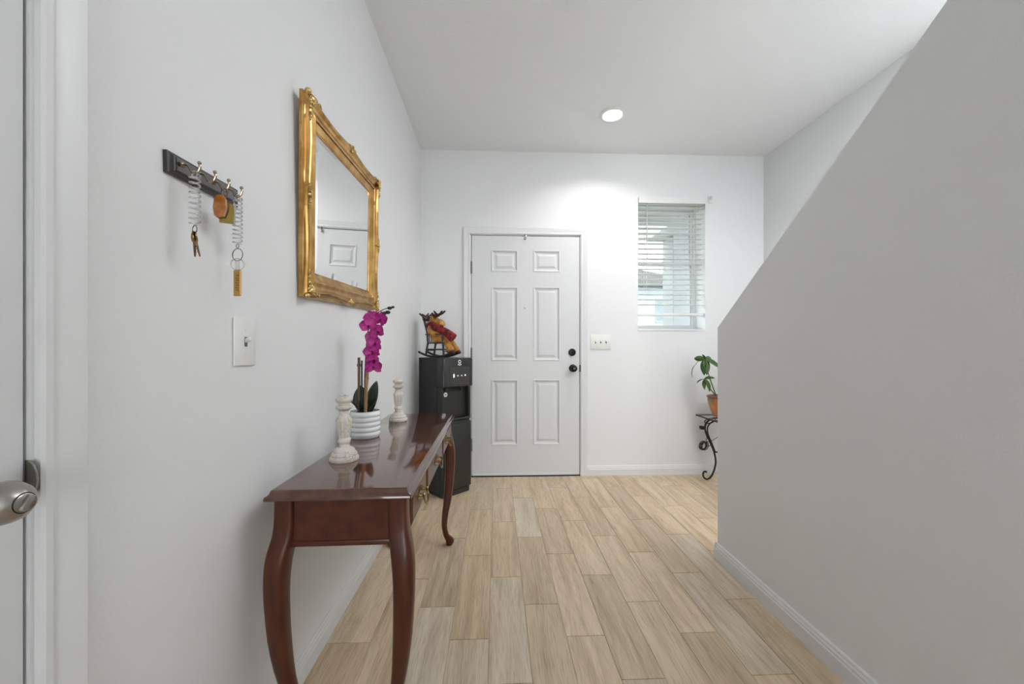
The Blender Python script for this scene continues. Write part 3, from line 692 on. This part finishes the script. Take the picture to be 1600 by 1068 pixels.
bk = [(0.002, y, z) for _, y, z in o4]
loft(bm, [bk, o4, i4]); obj('mirror_glass', bm, 'mirror', mi)
def ornament(corner):
    bm = B()
    def leaf3(p, ang, L, Wd, h):
        Rm = Matrix.Rotation(ang, 4, 'X')
        for q in range(5):
            t = q/4; c = Vector(p) + Rm @ Vector((0, L*t, 0)); r = Wd*(0.55+0.6*math.sin(PI*min(1, t*0.9+0.1)))
            ell(bm, (p[0]+h*math.sin(PI*(0.25+0.6*t)), c.y, c.z), (0.0045, r*0.75, r*0.6), Rm, 8, 6)
    if corner:
        # in the y-z plane, both arms run +y and +z from the corner
        for ang, L, Wd in ((0.06, 0.078, 0.008), (PI/2-0.06, 0.078, 0.008), (0.42, 0.040, 0.008), (PI/2-0.42, 0.040, 0.008)):
            leaf3((0.026, 0.008, 0.008), ang, L, Wd, 0.005)
        ell(bm, (0.032, 0.020, 0.020), (0.008, 0.012, 0.012), us=12, vs=8)
        for a in range(6):
            an = PI/4 + (a-2.5)*0.5; ell(bm, (0.033, 0.018+0.016*math.cos(an), 0.018+0.016*math.sin(an)), (0.005, 0.009, 0.004), Matrix.Rotation(an, 4, 'X'), 8, 6)
        for y, z in ((0.072, 0.012), (0.012, 0.072)):
            torus(bm, (0.030, y, z+0.002), 0.0065, 0.0028, (1, 0, 0), 12, 5)
        ell(bm, (0.026, 0.004, 0.004), (0.010, 0.010, 0.010))
    else:
        for sgn in (-1, 1):
            leaf3((0.026, 0.006*sgn, 0.010), 0.0 if sgn > 0 else PI, 0.030, 0.006, 0.005)
            torus(bm, (0.031, 0.012*sgn, 0.014), 0.0055, 0.0024, (1, 0, 0), 12, 5)
        ell(bm, (0.031, 0, 0.010), (0.006, 0.0075, 0.011), us=10, vs=8)
        ell(bm, (0.028, 0, 0.022), (0.005, 0.005, 0.007), us=10, vs=8)
    return mesh_of('corner_ornament' if corner else 'side_ornament', bm, 'gold_leaf', True, 60)
co, sd = ornament(True), ornament(False)
for y, z, a in ((-ML/2, 0, 0), (ML/2, 0, PI/2), (ML/2, MH, PI), (-ML/2, MH, -PI/2)): put('corner_ornament', co, mi, (0, y, z), (a, 0, 0))
for y, z, a in ((0, 0, 0), (ML/2, MH/2, PI/2), (0, MH, PI), (-ML/2, MH/2, -PI/2)): put('side_ornament', sd, mi, (0, y, z), (a, 0, 0))

# ------------------------------------------------------------ key rack
kr = thing('key_rack', 'dark wooden key rack with four hooks mounted on the left wall', 'key rack', (XL, 0.857, 1.437), (math.radians(1.5), 0, 0))
KL = 0.100
bm = B(); rings = []
for ins, x in ((0.0, 0.0), (0.0, 0.008), (0.002, 0.0095), (0.004, 0.0095), (0.006, 0.013), (0.0075, 0.014)):
    rings.append([(x, -KL+ins*1.5, -0.021+ins), (x, KL-ins*1.5, -0.021+ins), (x, KL-ins*1.5, 0.021-ins), (x, -KL+ins*1.5, 0.021-ins)])
loft(bm, rings); obj('backboard', bm, 'black_wood', kr)
bm = B(); box(bm, 0.0135, 0.0152, -KL+0.014, KL-0.014, -0.0125, 0.0125, 0.0008); obj('face_plate', bm, 'grey_face', kr)
for y in (-0.082, 0.082):
    bm = B(); lathe(bm, [(0.0045, 0.0145), (0.004, 0.017), (0, 0.018)], 14, at(0, y, 0.002, RYX)); obj('screw', bm, 'gap_black', kr, True)
HOOKY = [-0.075, -0.033, 0.008, 0.050]
bm = B()
lathe(bm, [(0.007, 0.015), (0.006, 0.018), (0.003, 0.020)], 12, at(0, 0, 0.004, RYX))
tube(bm, smooth_path([(0.016, 0, 0.004), (0.026, 0, 0.003), (0.031, 0, -0.004), (0.036, 0, -0.012), (0.045, 0, -0.011), (0.050, 0, -0.001), (0.049, 0, 0.006)], 5), 0.0024, 8)
ell(bm, (0.049, 0, 0.0075), (0.0036, 0.0036, 0.0036), us=10, vs=8)
hook_me = mesh_of('hook', bm, 'bronze', True)
for y in HOOKY: put('hook', hook_me, kr, (0, y, 0))
def hookpos(i):   # the low point of a hook in the world
    return Vector((XL+0.040, 0.857+HOOKY[i], 1.437-0.011+HOOKY[i]*math.tan(math.radians(1.5))))
def coil(bm, top, L, R, turns, r, seg=12):
    pts = []
    n = int(turns*seg)
    for k in range(n+1):
        a = 2*PI*k/seg; t = k/n
        pts.append(Vector(top) + Vector((R*math.cos(a), R*math.sin(a), -L*t)))
    tube(bm, pts, r, 6)
def key_mesh():
    bm = B()
    head = [(0.010*math.cos(a)*1.0, 0.011*math.sin(a)-0.011) for a in [2*PI*i/18 for i in range(18)]]
    loft(bm, [[(x, -0.0012, z) for x, z in head], [(x, 0.0012, z) for x, z in head]])
    pr = [(-0.004, -0.019), (0.004, -0.019), (0.004, -0.030), (0.0025, -0.032), (0.004, -0.035), (0.002, -0.038), (0.0035, -0.041), (0.002, -0.045), (0, -0.050), (-0.003, -0.046)]
    loft(bm, [[(x, -0.001, z) for x, z in pr], [(x, 0.001, z) for x, z in pr]])
    return bm
h = hookpos(0)
t = thing('coil_keychain', 'clear spiral keychain with a bronze key, nearest end of the rack', 'keychain', (h.x, h.y, h.z-0.165), group='keys hanging on the rack')
bm = B(); coil(bm, (0, 0, 0.160), 0.100, 0.0085, 10, 0.0018); obj('coil_cord', bm, 'clear_plastic', t, True)
bm = B(); torus(bm, (0, 0, 0.1615), 0.0062, 0.0016, (0.3, 1, 0.1)); obj('top_ring', bm, 'clear_plastic', t, True)
bm = B(); torus(bm, (0, 0, 0.053), 0.0075, 0.0010, (0.5, 1, 0)); obj('key_ring', bm, 'chrome', t, True)
for rz, rx, lab in ((-0.55, 0.05, None), (-1.25, 0.2, None)):
    o = obj('key', key_mesh(), 'key_brass', t, loc=(0, 0.002 if rz > 0 else -0.003, 0.048), rot=(rx, 0, rz))
h = hookpos(2)
t = thing('key_bunch', 'gold and amber fobs bunched on the third hook of the rack', 'keys', (h.x, h.y, h.z-0.075), group='keys hanging on the rack')
bm = B(); torus(bm, (0, 0, 0.066), 0.0085, 0.0012, (0.3, 1, 0.1), 22, 6, (1, 1.1)); obj('key_ring', bm, 'chrome', t, True)
bm = B(); prism(bm, [(-0.011, 0.012), (-0.014, 0.028), (-0.011, 0.050), (-0.005, 0.056), (0.006, 0.056), (0.012, 0.046), (0.013, 0.026), (0.008, 0.010), (-0.004, 0.006)], 'y', -0.016, -0.010); obj('amber_fob', bm, 'amber', t, label='shiny amber leather fob')
bm = B(); prism(bm, [(-0.012, 0.0), (0.013, 0.0), (0.013, 0.014), (0.0145, 0.018), (0.013, 0.040), (0.002, 0.046), (-0.010, 0.042), (-0.0135, 0.020)], 'y', -0.005, 0.003, at(0.004, 0, 0, Matrix.Rotation(0.5, 4, 'Z')))
gf = obj('gold_fob', bm, 'fob_gold', t, label='gold metal fob')
bm = B(); lathe(bm, [(0.0028, 0), (0.0028, 0.001), (0, 0.001)], 12, at(0.0035, -0.006, 0.029, Matrix.Rotation(0.5, 4, 'Z') @ RX)); obj('hole', bm, 'gap_black', gf)
bm = B(); prism(bm, [(-0.004, 0.002), (0.004, 0.002), (0.005, 0.030), (0.008, 0.040), (0, 0.052), (-0.006, 0.04)], 'x', 0.002, 0.0045, at(0.008, 0.012, 0)); obj('steel_key', bm, 'chrome', t)
h = hookpos(3)
t = thing('coil_keychain', 'clear spiral keychain with steel rings and a bronze tag, far end of the rack', 'keychain', (h.x, h.y, h.z-0.228), group='keys hanging on the rack')
bm = B(); coil(bm, (0, 0, 0.222), 0.105, 0.0088, 11, 0.0018); obj('coil_cord', bm, 'clear_plastic', t, True)
bm = B(); torus(bm, (0, 0, 0.2245), 0.0062, 0.0016, (0.3, 1, 0.1)); obj('top_ring', bm, 'clear_plastic', t, True)
bm = B(); torus(bm, (0, 0, 0.113), 0.0045, 0.0009, (0.4, 1, 0)); obj('swivel', bm, 'chrome', t, True)
bm = B(); torus(bm, (0, 0, 0.093), 0.0140, 0.0011, (0.25, 1, 0), 26, 6); obj('split_ring', bm, 'chrome', t, True)
bm = B(); torus(bm, (0, 0, 0.071), 0.0128, 0.0011, (-0.5, 1, 0), 26, 6); obj('split_ring', bm, 'chrome', t, True)
bm = B(); box(bm, -0.005, 0.005, -0.0015, 0.0015, 0.058, 0.080, 0.001); obj('strap', bm, 'clear_plastic', t)
bm = B(); box(bm, -0.0085, 0.0085, -0.002, 0.002, -0.002, 0.058, 0.0015, 2); tg = obj('bronze_tag', bm, 'tag_bronze', t, label='stamped bronze tag', rot=(0, 0, -0.05))
bm = B()
for i in range(7):
    z = 0.011+0.0055*i
    box(bm, -0.003, 0.0035, -0.0024, -0.0018, z, z+0.0012)
    if i % 2: box(bm, -0.003, -0.0018, -0.0024, -0.0018, z-0.002, z+0.002)
    else: box(bm, 0.0022, 0.0034, -0.0024, -0.0018, z-0.001, z+0.003)
obj('stamped_letters', bm, 'engraving', tg)

# ------------------------------------------------------------ water cooler
A = math.radians(43)
WX, DX = 0.270, 0.325
ca, sa = math.cos(A), math.sin(A)
corner = Vector((-0.386, 2.758))
ctr = corner + Vector((ca, sa))*(WX/2) + Vector((-sa, ca))*(DX/2)
wc = thing('water_cooler', 'tall black water cooler standing in the corner beside the front door', 'water cooler', (ctr.x, ctr.y, 0), (0, 0, A))
fy = -DX/2
def slab(name, hx, y0, y1, z0, z1, r, m, bev=0.004, parent=wc, n=5):
    bm = B(); cy = (y0+y1)/2; hy = (y1-y0)/2
    rings = []
    for ins, z in ((bev, z0), (0, z0+bev), (0, z1-bev), (bev*0.4, z1-bev*0.3), (bev, z1)):
        rings.append([(x, cy+y, z) for x, y in rrect(hx-ins, hy-ins, max(r-ins, 0.002), n)])
    loft(bm, rings); return obj(name, bm, m, parent, True, 35)
slab('base', WX/2-0.006, fy+0.012, DX/2-0.004, 0.0, 0.035, 0.02, 'black_satin')
slab('lower_body', WX/2, fy+0.016, DX/2, 0.03, 0.552, 0.022, 'black_satin')
d = slab('lower_door', WX/2-0.002, fy, fy+0.03, 0.045, 0.535, 0.014, 'black_gloss')
bm = B(); box(bm, -0.10, 0.10, fy-0.003, fy+0.01, 0.527, 0.543, 0.003); obj('door_grip', bm, 'black_satin', d)
slab('upper_body', WX/2, fy+0.050, DX/2, 0.55, 1.005, 0.018, 'black_satin')
for s in (-1, 1):
    bm = B(); box(bm, s*(WX/2-0.011)-0.011, s*(WX/2-0.011)+0.011, fy+0.014, fy+0.08, 0.55, 1.0, 0.004, 2); obj('side_cheek', bm, 'black_satin', wc, True)
bm = B(); box(bm, -WX/2+0.02, WX/2-0.02, fy-0.002, fy+0.055, 0.552, 0.568, 0.003); tray = obj('drip_tray', bm, 'black_satin', wc)
bm = B()
for i in range(9): box(bm, -0.09+i*0.0215, -0.085+i*0.0215, fy+0.004, fy+0.046, 0.568, 0.571)
obj('grate', bm, 'black_gloss', tray)
hd = slab('dispenser_head', WX/2+0.003, fy-0.012, fy+0.08, 0.800, 1.008, 0.016, 'black_gloss')
slab('top_cover', WX/2+0.002, fy-0.006, DX/2, 1.003, 1.0125, 0.02, 'black_satin', 0.003)
fh = fy-0.012
bm = B(); box(bm, -0.085, 0.098, fh-0.003, fh+0.004, 0.806, 0.948, 0.003, 2); cp = obj('control_panel', bm, 'panel_glass', hd)
def icon(bmf, m, par, name): 
    bm = B(); bmf(bm); return obj(name, bm, m, par)
for i, x in enumerate((-0.045, -0.010, 0.025, 0.058)):
    bm = B()
    if i == 0:
        torus(bm, (x, fh-0.0032, 0.889), 0.0055, 0.0013, (0, 1, 0), 16, 5); torus(bm, (x, fh-0.0032, 0.876), 0.0055, 0.0013, (0, 1, 0), 16, 5)
    elif i == 3: box(bm, x-0.005, x+0.005, fh-0.0036, fh-0.0028, 0.879, 0.888)
    else: prism(bm, [(x-0.0055, 0.879), (x+0.0055, 0.879), (x, 0.887)], 'y', fh-0.0036, fh-0.0028)
    obj('indicator', bm, 'led_white', cp)
bm = B(); torus(bm, (0.008, fh-0.0006, 0.984), 0.0105, 0.0038, (0, 1, 0), 24, 6)
prism(bm, [(-0.005, 0.968), (-0.010, 0.962), (0.008, 0.955), (0.026, 0.962), (0.021, 0.968), (0.008, 0.963)], 'y', fh-0.0016, fh+0.001); obj('logo', bm, 'print_white', hd, label='white ring logo')
for x in (-0.088, 0.050):
    bm = B(); lathe(bm, [(0.016, 0.0), (0.016, -0.012), (0.010, -0.024), (0.008, -0.034), (0.0, -0.034)], 16, at(x, fy+0.028, 0.802)); obj('nozzle', bm, 'black_satin', hd, True)
bm = B(); lathe(bm, [(0.017, 0), (0.017, 0.0015), (0, 0.0016)], 24, at(-0.075, fy+0.0485, 0.742, RX)); stk = obj('sticker', bm, 'print_white', wc, label='round white sticker')
bm = B(); lathe(bm, [(0.005, 0.0012), (0.005, 0.0022), (0, 0.0023)], 14, at(-0.075, fy+0.0485, 0.742, RX)); obj('sticker_dot', bm, 'grey_face', stk)

# ------------------------------------------------------------ toy rocking chair and moose on the cooler
ZT2 = 1.0125
rc = thing('toy_rocking_chair', 'small black wooden rocking chair standing on top of the water cooler', 'chair', (-0.435, 2.955, ZT2), (0, 0, math.radians(-22)))
# chair faces +x
for s in (-1, 1):
    y = s*0.060
    arc = [(x, y, 0.0075 + 0.035*((x+0.0)/0.145)**2) for x in [-0.148+0.296*i/16 for i in range(17)]]
    bm = B(); tube(bm, arc, 0.0085, 8, sx=1.0, sy=0.75); obj('rocker', bm, 'black_wood', rc, True)
    bm = B(); tube(bm, [(-0.085, y, 0.014), (-0.070, y*0.93, 0.108)], 0.0078, 8); obj('leg', bm, 'black_wood', rc, True)
    bm = B(); tube(bm, [(0.070, y, 0.012), (0.060, y*0.93, 0.108), (0.062, y*1.05, 0.172)], 0.0080, 8); obj('leg', bm, 'black_wood', rc, True)
    bm = B(); tube(bm, [(-0.084, y, 0.062), (0.066, y, 0.062)], 0.0058, 8); obj('stretcher', bm, 'black_wood', rc, True)
    bm = B(); tube(bm, [(-0.066, y*0.95, 0.100), (-0.078, y*0.95, 0.20), (-0.105, y*0.97, 0.292)], [0.0078, 0.0072, 0.0066], 8); obj('back_post', bm, 'black_wood', rc, True)
    bm = B(); box(bm, -0.085, 0.078, y*1.05-0.010, y*1.05+0.010, 0.170, 0.178, 0.003, 2); obj('armrest', bm, 'black_wood', rc, True)
for i in range(6):
    bm = B(); x = -0.062+i*0.0265; box(bm, x-0.011, x+0.011, -0.066, 0.066, 0.106, 0.114, 0.002); obj('seat_slat', bm, 'black_wood', rc)
bm = B(); tube(bm, [(-0.077, -0.058, 0.055), (-0.077, 0.058, 0.055)], 0.004, 8); tube(bm, [(0.067, -0.058, 0.048), (0.067, 0.058, 0.048)], 0.004, 8); obj('cross_bar', bm, 'black_wood', rc, True)
for i in range(4):
    y = -0.036+0.024*i
    bm = B(); tube(bm, [(-0.064, y, 0.112), (-0.078, y, 0.20), (-0.104, y, 0.286)], 0.0038, 6); obj('spindle', bm, 'black_wood', rc, True)
bm = B(); box(bm, -0.006, 0.006, -0.068, 0.068, -0.018, 0.018, 0.005, 2, at(-0.106, 0, 0.296, Matrix.Rotation(-0.28, 4, 'Y'))); obj('top_rail', bm, 'black_wood', rc, True)

mo = thing('moose_figurine', 'golden brown toy moose in a red scarf dozing in the small rocking chair', 'toy animal', (-0.435, 2.955, ZT2+0.112), (0, 0, math.radians(-22)))
def limb(bm, P, R, n=4):
    P = smooth_path(P, n); k = len(P)
    R = [1.12*q for q in R]
    for i, p in enumerate(P):
        t = i/(k-1)*(len(R)-1); a = int(min(t, len(R)-2)); r = R[a]*(1-(t-a)) + R[a+1]*(t-a)
        ell(bm, p, (r, r, r), us=10, vs=7)
bm = B()
ell(bm, (-0.030, 0, 0.040), (0.042, 0.046, 0.042)); limb(bm, [(-0.030, 0, 0.045), (-0.050, 0, 0.085), (-0.066, 0, 0.125)], [0.042, 0.040, 0.030])
limb(bm, [(-0.066, 0, 0.125), (-0.060, -0.002, 0.160)], [0.026, 0.026])
# head sunk forward, muzzle pointing to +x
ell(bm, (-0.050, -0.004, 0.176), (0.034, 0.031, 0.030)); limb(bm, [(-0.045, -0.006, 0.176), (-0.010, -0.014, 0.160), (0.022, -0.018, 0.148)], [0.028, 0.0245, 0.026])
ell(bm, (0.026, -0.019, 0.145), (0.027, 0.027, 0.022))
for s in (-1, 1):
    limb(bm, [(-0.062, 0.034*s, 0.118), (-0.050, 0.062*s, 0.088), (-0.012, 0.060*s, 0.066), (0.020, 0.046*s, 0.070)], [0.019, 0.018, 0.017, 0.018])
    limb(bm, [(-0.015, 0.030*s, 0.026), (0.035, 0.036*s, 0.026), (0.078, 0.040*s, 0.006), (0.105, 0.044*s, -0.036), (0.118, 0.046*s, -0.052)], [0.027, 0.025, 0.022, 0.024, 0.025])
    ell(bm, (-0.056, 0.036*s, 0.192), (0.010, 0.016, 0.008), Matrix.Rotation(0.5*s, 4, 'X'))
body = obj('body', bm, 'moose_fur', mo, True, 180)
rm = body.modifiers.new('join', 'REMESH'); rm.mode = 'VOXEL'; rm.voxel_size = 0.0042; rm.use_smooth_shade = True
smo = body.modifiers.new('soften', 'SMOOTH'); smo.iterations = 4; smo.factor = 0.5
bm = B(); ell(bm, (0.032, -0.020, 0.143), (0.0265, 0.0275, 0.021)); obj('muzzle', bm, 'moose_muzzle', mo, True)
for s in (-1, 1):
    bm = B(); ell(bm, (0.051, -0.020+0.010*s, 0.152), (0.004, 0.004, 0.003), us=8, vs=6); obj('nostril', bm, 'moose_dark', mo, True)
    bm = B(); ell(bm, (-0.022, -0.010+0.022*s, 0.184), (0.006, 0.004, 0.0035), us=8, vs=6); obj('eye', bm, 'gap_black', mo, True)
    bm = B(); rt = Vector((0, 0.020*s, 0.198)); AR = Matrix.Translation((-0.056, 0, 0.186)) @ Matrix.Rotation(math.radians(58), 4, 'Z') @ Matrix.Diagonal((1.35, 1.25, 1.1, 1)) @ Matrix.Translation((0, 0, -0.192))
    beam = smooth_path([rt, rt+Vector((-0.006, 0.026*s, 0.008)), rt+Vector((-0.008, 0.056*s, 0.010)), rt+Vector((-0.010, 0.084*s, 0.016))], 4)
    tube(bm, beam, [0.009, 0.011, 0.013, 0.015, 0.016, 0.016, 0.016, 0.015, 0.013, 0.011, 0.009, 0.008, 0.006], 8, sx=0.55, sy=1.0, M4=AR)
    for u, dv in ((4, (0.032, 0.004*s, 0.014)), (7, (0.036, 0.012*s, 0.020)), (10, (0.030, 0.020*s, 0.020)), (5, (-0.032, 0.010*s, 0.010)), (9, (-0.034, 0.016*s, 0.016)), (12, (0.0, 0.028*s, 0.012))):
        p = beam[u]; tube(bm, [p, p+Vector(dv)*0.6, p+Vector(dv)+Vector((0, 0, 0.008))], [0.008, 0.007, 0.0045], 7, M4=AR)
    obj('antler', bm, 'moose_dark', mo, True)
    bm = B(); ell(bm, (0.124, 0.047*s, -0.062), (0.034, 0.023, 0.020), Matrix.Rotation(0.55, 4, 'Y')); ell(bm, (0.108, 0.046*s, -0.060), (0.020, 0.022, 0.022)); obj('hoof', bm, 'moose_dark', mo, True)
    bm = B(); ell(bm, (0.026, 0.044*s, 0.072), (0.017, 0.016, 0.015)); obj('mitten', bm, 'moose_dark', mo, True)
bm = B(); pts = [(-0.062+0.036*math.cos(a), 0.040*math.sin(a), 0.142+0.010*math.cos(a)) for a in [2*PI*i/20 for i in range(20)]]
fr_r = []
for i, p in enumerate(pts):
    a = 2*PI*i/20; n = Vector((math.cos(a), math.sin(a), 0)); fr_r.append([Vector(p) + n*(0.012*math.cos(q)) + Vector((0, 0, 0.017*math.sin(q))) for q in [2*PI*j/8 for j in range(8)]])
loft(bm, fr_r, close=True); obj('scarf', bm, 'red_cloth', mo, True)
bm = B(); tube(bm, smooth_path([(-0.040, -0.040, 0.140), (-0.005, -0.058, 0.118), (0.040, -0.062, 0.100), (0.095, -0.060, 0.072), (0.150, -0.056, 0.034)], 5), [1.22*q for q in [0.014, 0.016, 0.018, 0.019, 0.020, 0.021, 0.021, 0.022, 0.022, 0.022, 0.023, 0.024, 0.024, 0.025, 0.025, 0.026, 0.026, 0.027, 0.027, 0.027, 0.027]], 12); sc = obj('scarf_tail', bm, 'red_cloth', mo, True, 50)
bm = B(); ell(bm, (0.058, -0.070, 0.118), (0.014, 0.012, 0.012)); obj('bow', bm, 'moose_dark', sc, True)

# ------------------------------------------------------------ iron side table with potted plant
it = thing('side_table', 'glass-topped side table with scrolled black iron legs behind the half wall', 'table', (1.98, 2.97, 0))
tx, ty, tz = 0.30, 0.215, 0.535
bm = B(); box(bm, -tx, tx, -ty, ty, tz-0.008, tz, 0.003, 2); obj('glass_top', bm, 'table_glass', it)
bm = B()
for a, b in (((-tx+0.004, -ty+0.004), (tx-0.004, -ty+0.004)), ((tx-0.004, -ty+0.004), (tx-0.004, ty-0.004)), ((tx-0.004, ty-0.004), (-tx+0.004, ty-0.004)), ((-tx+0.004, ty-0.004), (-tx+0.004, -ty+0.004))):
    tube(bm, [(a[0], a[1], tz-0.0145), (b[0], b[1], tz-0.0145)], 0.006, 8)
obj('top_rim', bm, 'iron', it, True)
def spiral(c, r0, r1, a0, a1, n=18):
    return [(c[0]+(r0+(r1-r0)*i/n)*math.cos(a0+(a1-a0)*i/n), c[1]+(r0+(r1-r0)*i/n)*math.sin(a0+(a1-a0)*i/n)) for i in range(n+1)]
for sx in (-1, 1):
    for sy in (-1, 1):
        bm = B(); y = sy*0.125
        def w3(p): return (sx*p[0], y + 0.0*p[0], p[1])
        # S scroll: upper volute, cabriole sweep, foot volute (local x measured outward)
        main = [(0.150, 0.512), (0.205, 0.505), (0.246, 0.480), (0.266, 0.440), (0.258, 0.385), (0.225, 0.315), (0.190, 0.230), (0.176, 0.150), (0.190, 0.080), (0.215, 0.030), (0.245, 0.008), (0.272, 0.018), (0.283, 0.045), (0.272, 0.070), (0.252, 0.066)]
        tube(bm, smooth_path([w3(p) for p in main], 5), 0.0075, 8)
        main2 = [(0.150, 0.490), (0.200, 0.480), (0.232, 0.455), (0.246, 0.425), (0.240, 0.375), (0.210, 0.305), (0.178, 0.225)]
        tube(bm, smooth_path([w3(p) for p in main2], 5), 0.0055, 8)
        ring = [(0.225+0.045*math.cos(a), 0.487+0.020*math.sin(a)+0.2*0.045*math.cos(a)*-1) for a in [2*PI*i/16 for i in range(17)]]
        tube(bm, [w3(p) for p in ring], 0.0045, 7)
        obj('scroll_leg', bm, 'iron', it, True)
bm = B(); tube(bm, [(-0.18, -0.125, 0.23), (0.18, 0.125, 0.23)], 0.006, 8); tube(bm, [(-0.18, 0.125, 0.23), (0.18, -0.125, 0.23)], 0.006, 8); obj('cross_brace', bm, 'iron', it, True)

pp = thing('potted_plant', 'leafy green umbrella plant in an orange glazed pot on the glass side table', 'plant', (1.808, 3.03, tz))
bm = B(); lathe(bm, [(0.052, 0.0), (0.056, 0.004), (0.075, 0.045), (0.092, 0.100), (0.0985, 0.135), (0.0965, 0.150), (0.088, 0.152), (0.086, 0.130)], 36, cap=False); bm.verts.ensure_lookup_table(); bm.faces.new([bm.verts[i] for i in range(36)])
po = obj('pot', bm, 'pot_glaze', pp, True, 60)
bm = B(); lathe(bm, [(0.094, 0.148), (0.1035, 0.152), (0.105, 0.160), (0.1015, 0.167), (0.094, 0.168), (0.088, 0.160), (0.086, 0.140)], 36, cap=False); obj('rim', bm, 'pot_rim', po, True, 60)
bm = B(); lathe(bm, [(0.088, 0.13), (0.088, 0.140), (0.05, 0.146), (0, 0.147)], 24); obj('soil', bm, 'soil', pp, True)
stems = [[(-0.03, 0.0, 0.14), (-0.075, -0.01, 0.25), (-0.115, -0.015, 0.36), (-0.140, -0.02, 0.462)], [(-0.01, 0.02, 0.14), (-0.075, 0.02, 0.22), (-0.135, 0.0, 0.302)], [(0.03, 0.0, 0.14), (0.045, 0.0, 0.30), (0.050, -0.01, 0.44)]]
for P in stems:
    bm = B(); P2 = smooth_path(P, 5); tube(bm, P2, [0.005-0.0025*i/len(P2) for i in range(len(P2))], 7); obj('stem', bm, 'plant_stem', pp, True)
lv = [mesh_of('leaf', blade(0.115, 0.046, -0.45, 10, 4, 0.85, 0.3), 'leaf_green', True, 80), mesh_of('leaf', blade(0.075, 0.034, -0.3, 9, 4, 0.9, 0.3), 'leaf_green', True, 80), mesh_of('leaf', blade(0.09, 0.026, -0.6, 9, 4, 0.9, 0.4), 'leaf_dry', True, 80)]
def leaf_at(p, az, el, me, sc=1.0, roll=0):
    sc *= 1.15; o = put('leaf', me, pp, p, (0, 0, 0), (sc, sc, sc))
    o.rotation_euler = (Matrix.Rotation(math.radians(az), 4, 'Z') @ Matrix.Rotation(math.radians(-el), 4, 'Y') @ Matrix.Rotation(math.radians(roll), 4, 'X')).to_euler(); solid(o, 0.0012)
top = (-0.140, -0.02, 0.462)
for az, el, k, sc, ro in ((180, 6, 0, 0.85, 80), (225, -55, 0, 1.05, 10), (262, -60, 0, 1.0, 0), (320, -22, 0, 1.0, 30), (20, 12, 1, 0.95, 60), (100, 25, 1, 0.9, 0), (200, 60, 1, 0.6, 0), (300, -75, 1, 0.9, 20)): leaf_at(top, az, el, lv[k], sc, ro)
leaf_at((-0.225, -0.02, 0.410), 190, -50, lv[2], 1.0, 40)
bm = B(); tube(bm, smooth_path([top, (-0.19, -0.02, 0.450), (-0.225, -0.02, 0.410)], 4), 0.002, 6); obj('leaf_stalk', bm, 'plant_stem', pp, True)
mid = (-0.135, 0.0, 0.302)
for az, el, k, sc, ro in ((215, -62, 0, 0.70, 40), (235, -70, 2, 0.85, 0), (300, -52, 0, 0.85, 10), (350, 14, 1, 1.0, 30), (120, -20, 1, 0.9, 0)): leaf_at(mid, az, el, lv[k], sc, ro)
r3 = (0.050, -0.01, 0.44)
for az, el, k, sc, ro in ((190, 20, 1, 0.9, 30), (215, -40, 0, 0.8, 20), (280, -35, 0, 1.0, 0), (350, -20, 0, 1.0, 0), (60, -15, 0, 1.0, 0), (130, 0, 1, 1.0, 0)): leaf_at(r3, az, el, lv[k], sc, ro)

# ------------------------------------------------------------ outside the window
bm = B(); box(bm, -30, 40, YB+0.2, 60, -0.25, -0.15)
o = struct('ground_outside', bm, 'lawn', 'lawn and yard outside the front window')
bm = B(); box(bm, -1.2, 4.2, YB+0.2, 5.1, -0.15, -0.02); struct('floor_porch', bm, 'concrete', 'concrete porch slab outside the front door')
bm = B(); box(bm, -1.2, 4.2, YB+0.2, 5.0, 2.70, 2.78); struct('ceiling_porch', bm, 'porch_grey', 'grey porch soffit outside the window')
bm = B(); box(bm, -1.2, 4.2, 4.62, 4.92, 2.47, 2.70); struct('wall_porch_beam', bm, 'porch_paint', 'porch header beam outside the window')
pc = thing('porch_column', 'square pale column of the porch seen through the window', 'column', (2.45, 4.77, -0.02))
bm = B(); box(bm, -0.29, 0.29, -0.15, 0.15, 0, 2.489, 0.005); obj('shaft', bm, 'porch_paint', pc)
bm = B(); box(bm, -0.32, 0.32, -0.18, 0.18, 0.0, 0.25, 0.01); obj('plinth', bm, 'porch_paint', pc)
hs = thing('neighbour_house', 'pale blue two-storey house across the yard seen through the window', 'house', (8.2, 20, -0.15))
bm = B(); box(bm, -4, 2.0, 0, 7, 0, 4.6); obj('wall', bm, 'house_wall', hs)
bm = B(); prism(bm, [(-4.6, 4.5), (-4.6, 4.75), (-1.0, 5.35), (2.6, 4.75), (2.6, 4.5)], 'y', -0.5, 7.5); obj('roof', bm, 'house_roof', hs)
for x, z in ((-2.6, 3.0), (-0.9, 1.0), (0.8, 1.0), (0.7, 2.7), (-2.6, 0.9)):
    bm = B(); box(bm, x-0.5, x+0.5, -0.06, 0.02, z-0.05, z+1.25); wn = obj('window', bm, 'porch_grey', hs)
    for u in (-1, 1):
        bm = B(); box(bm, x+u*0.24-0.2, x+u*0.24+0.2, -0.08, -0.05, z+0.03, z+1.17); obj('pane', bm, 'house_pane', wn)
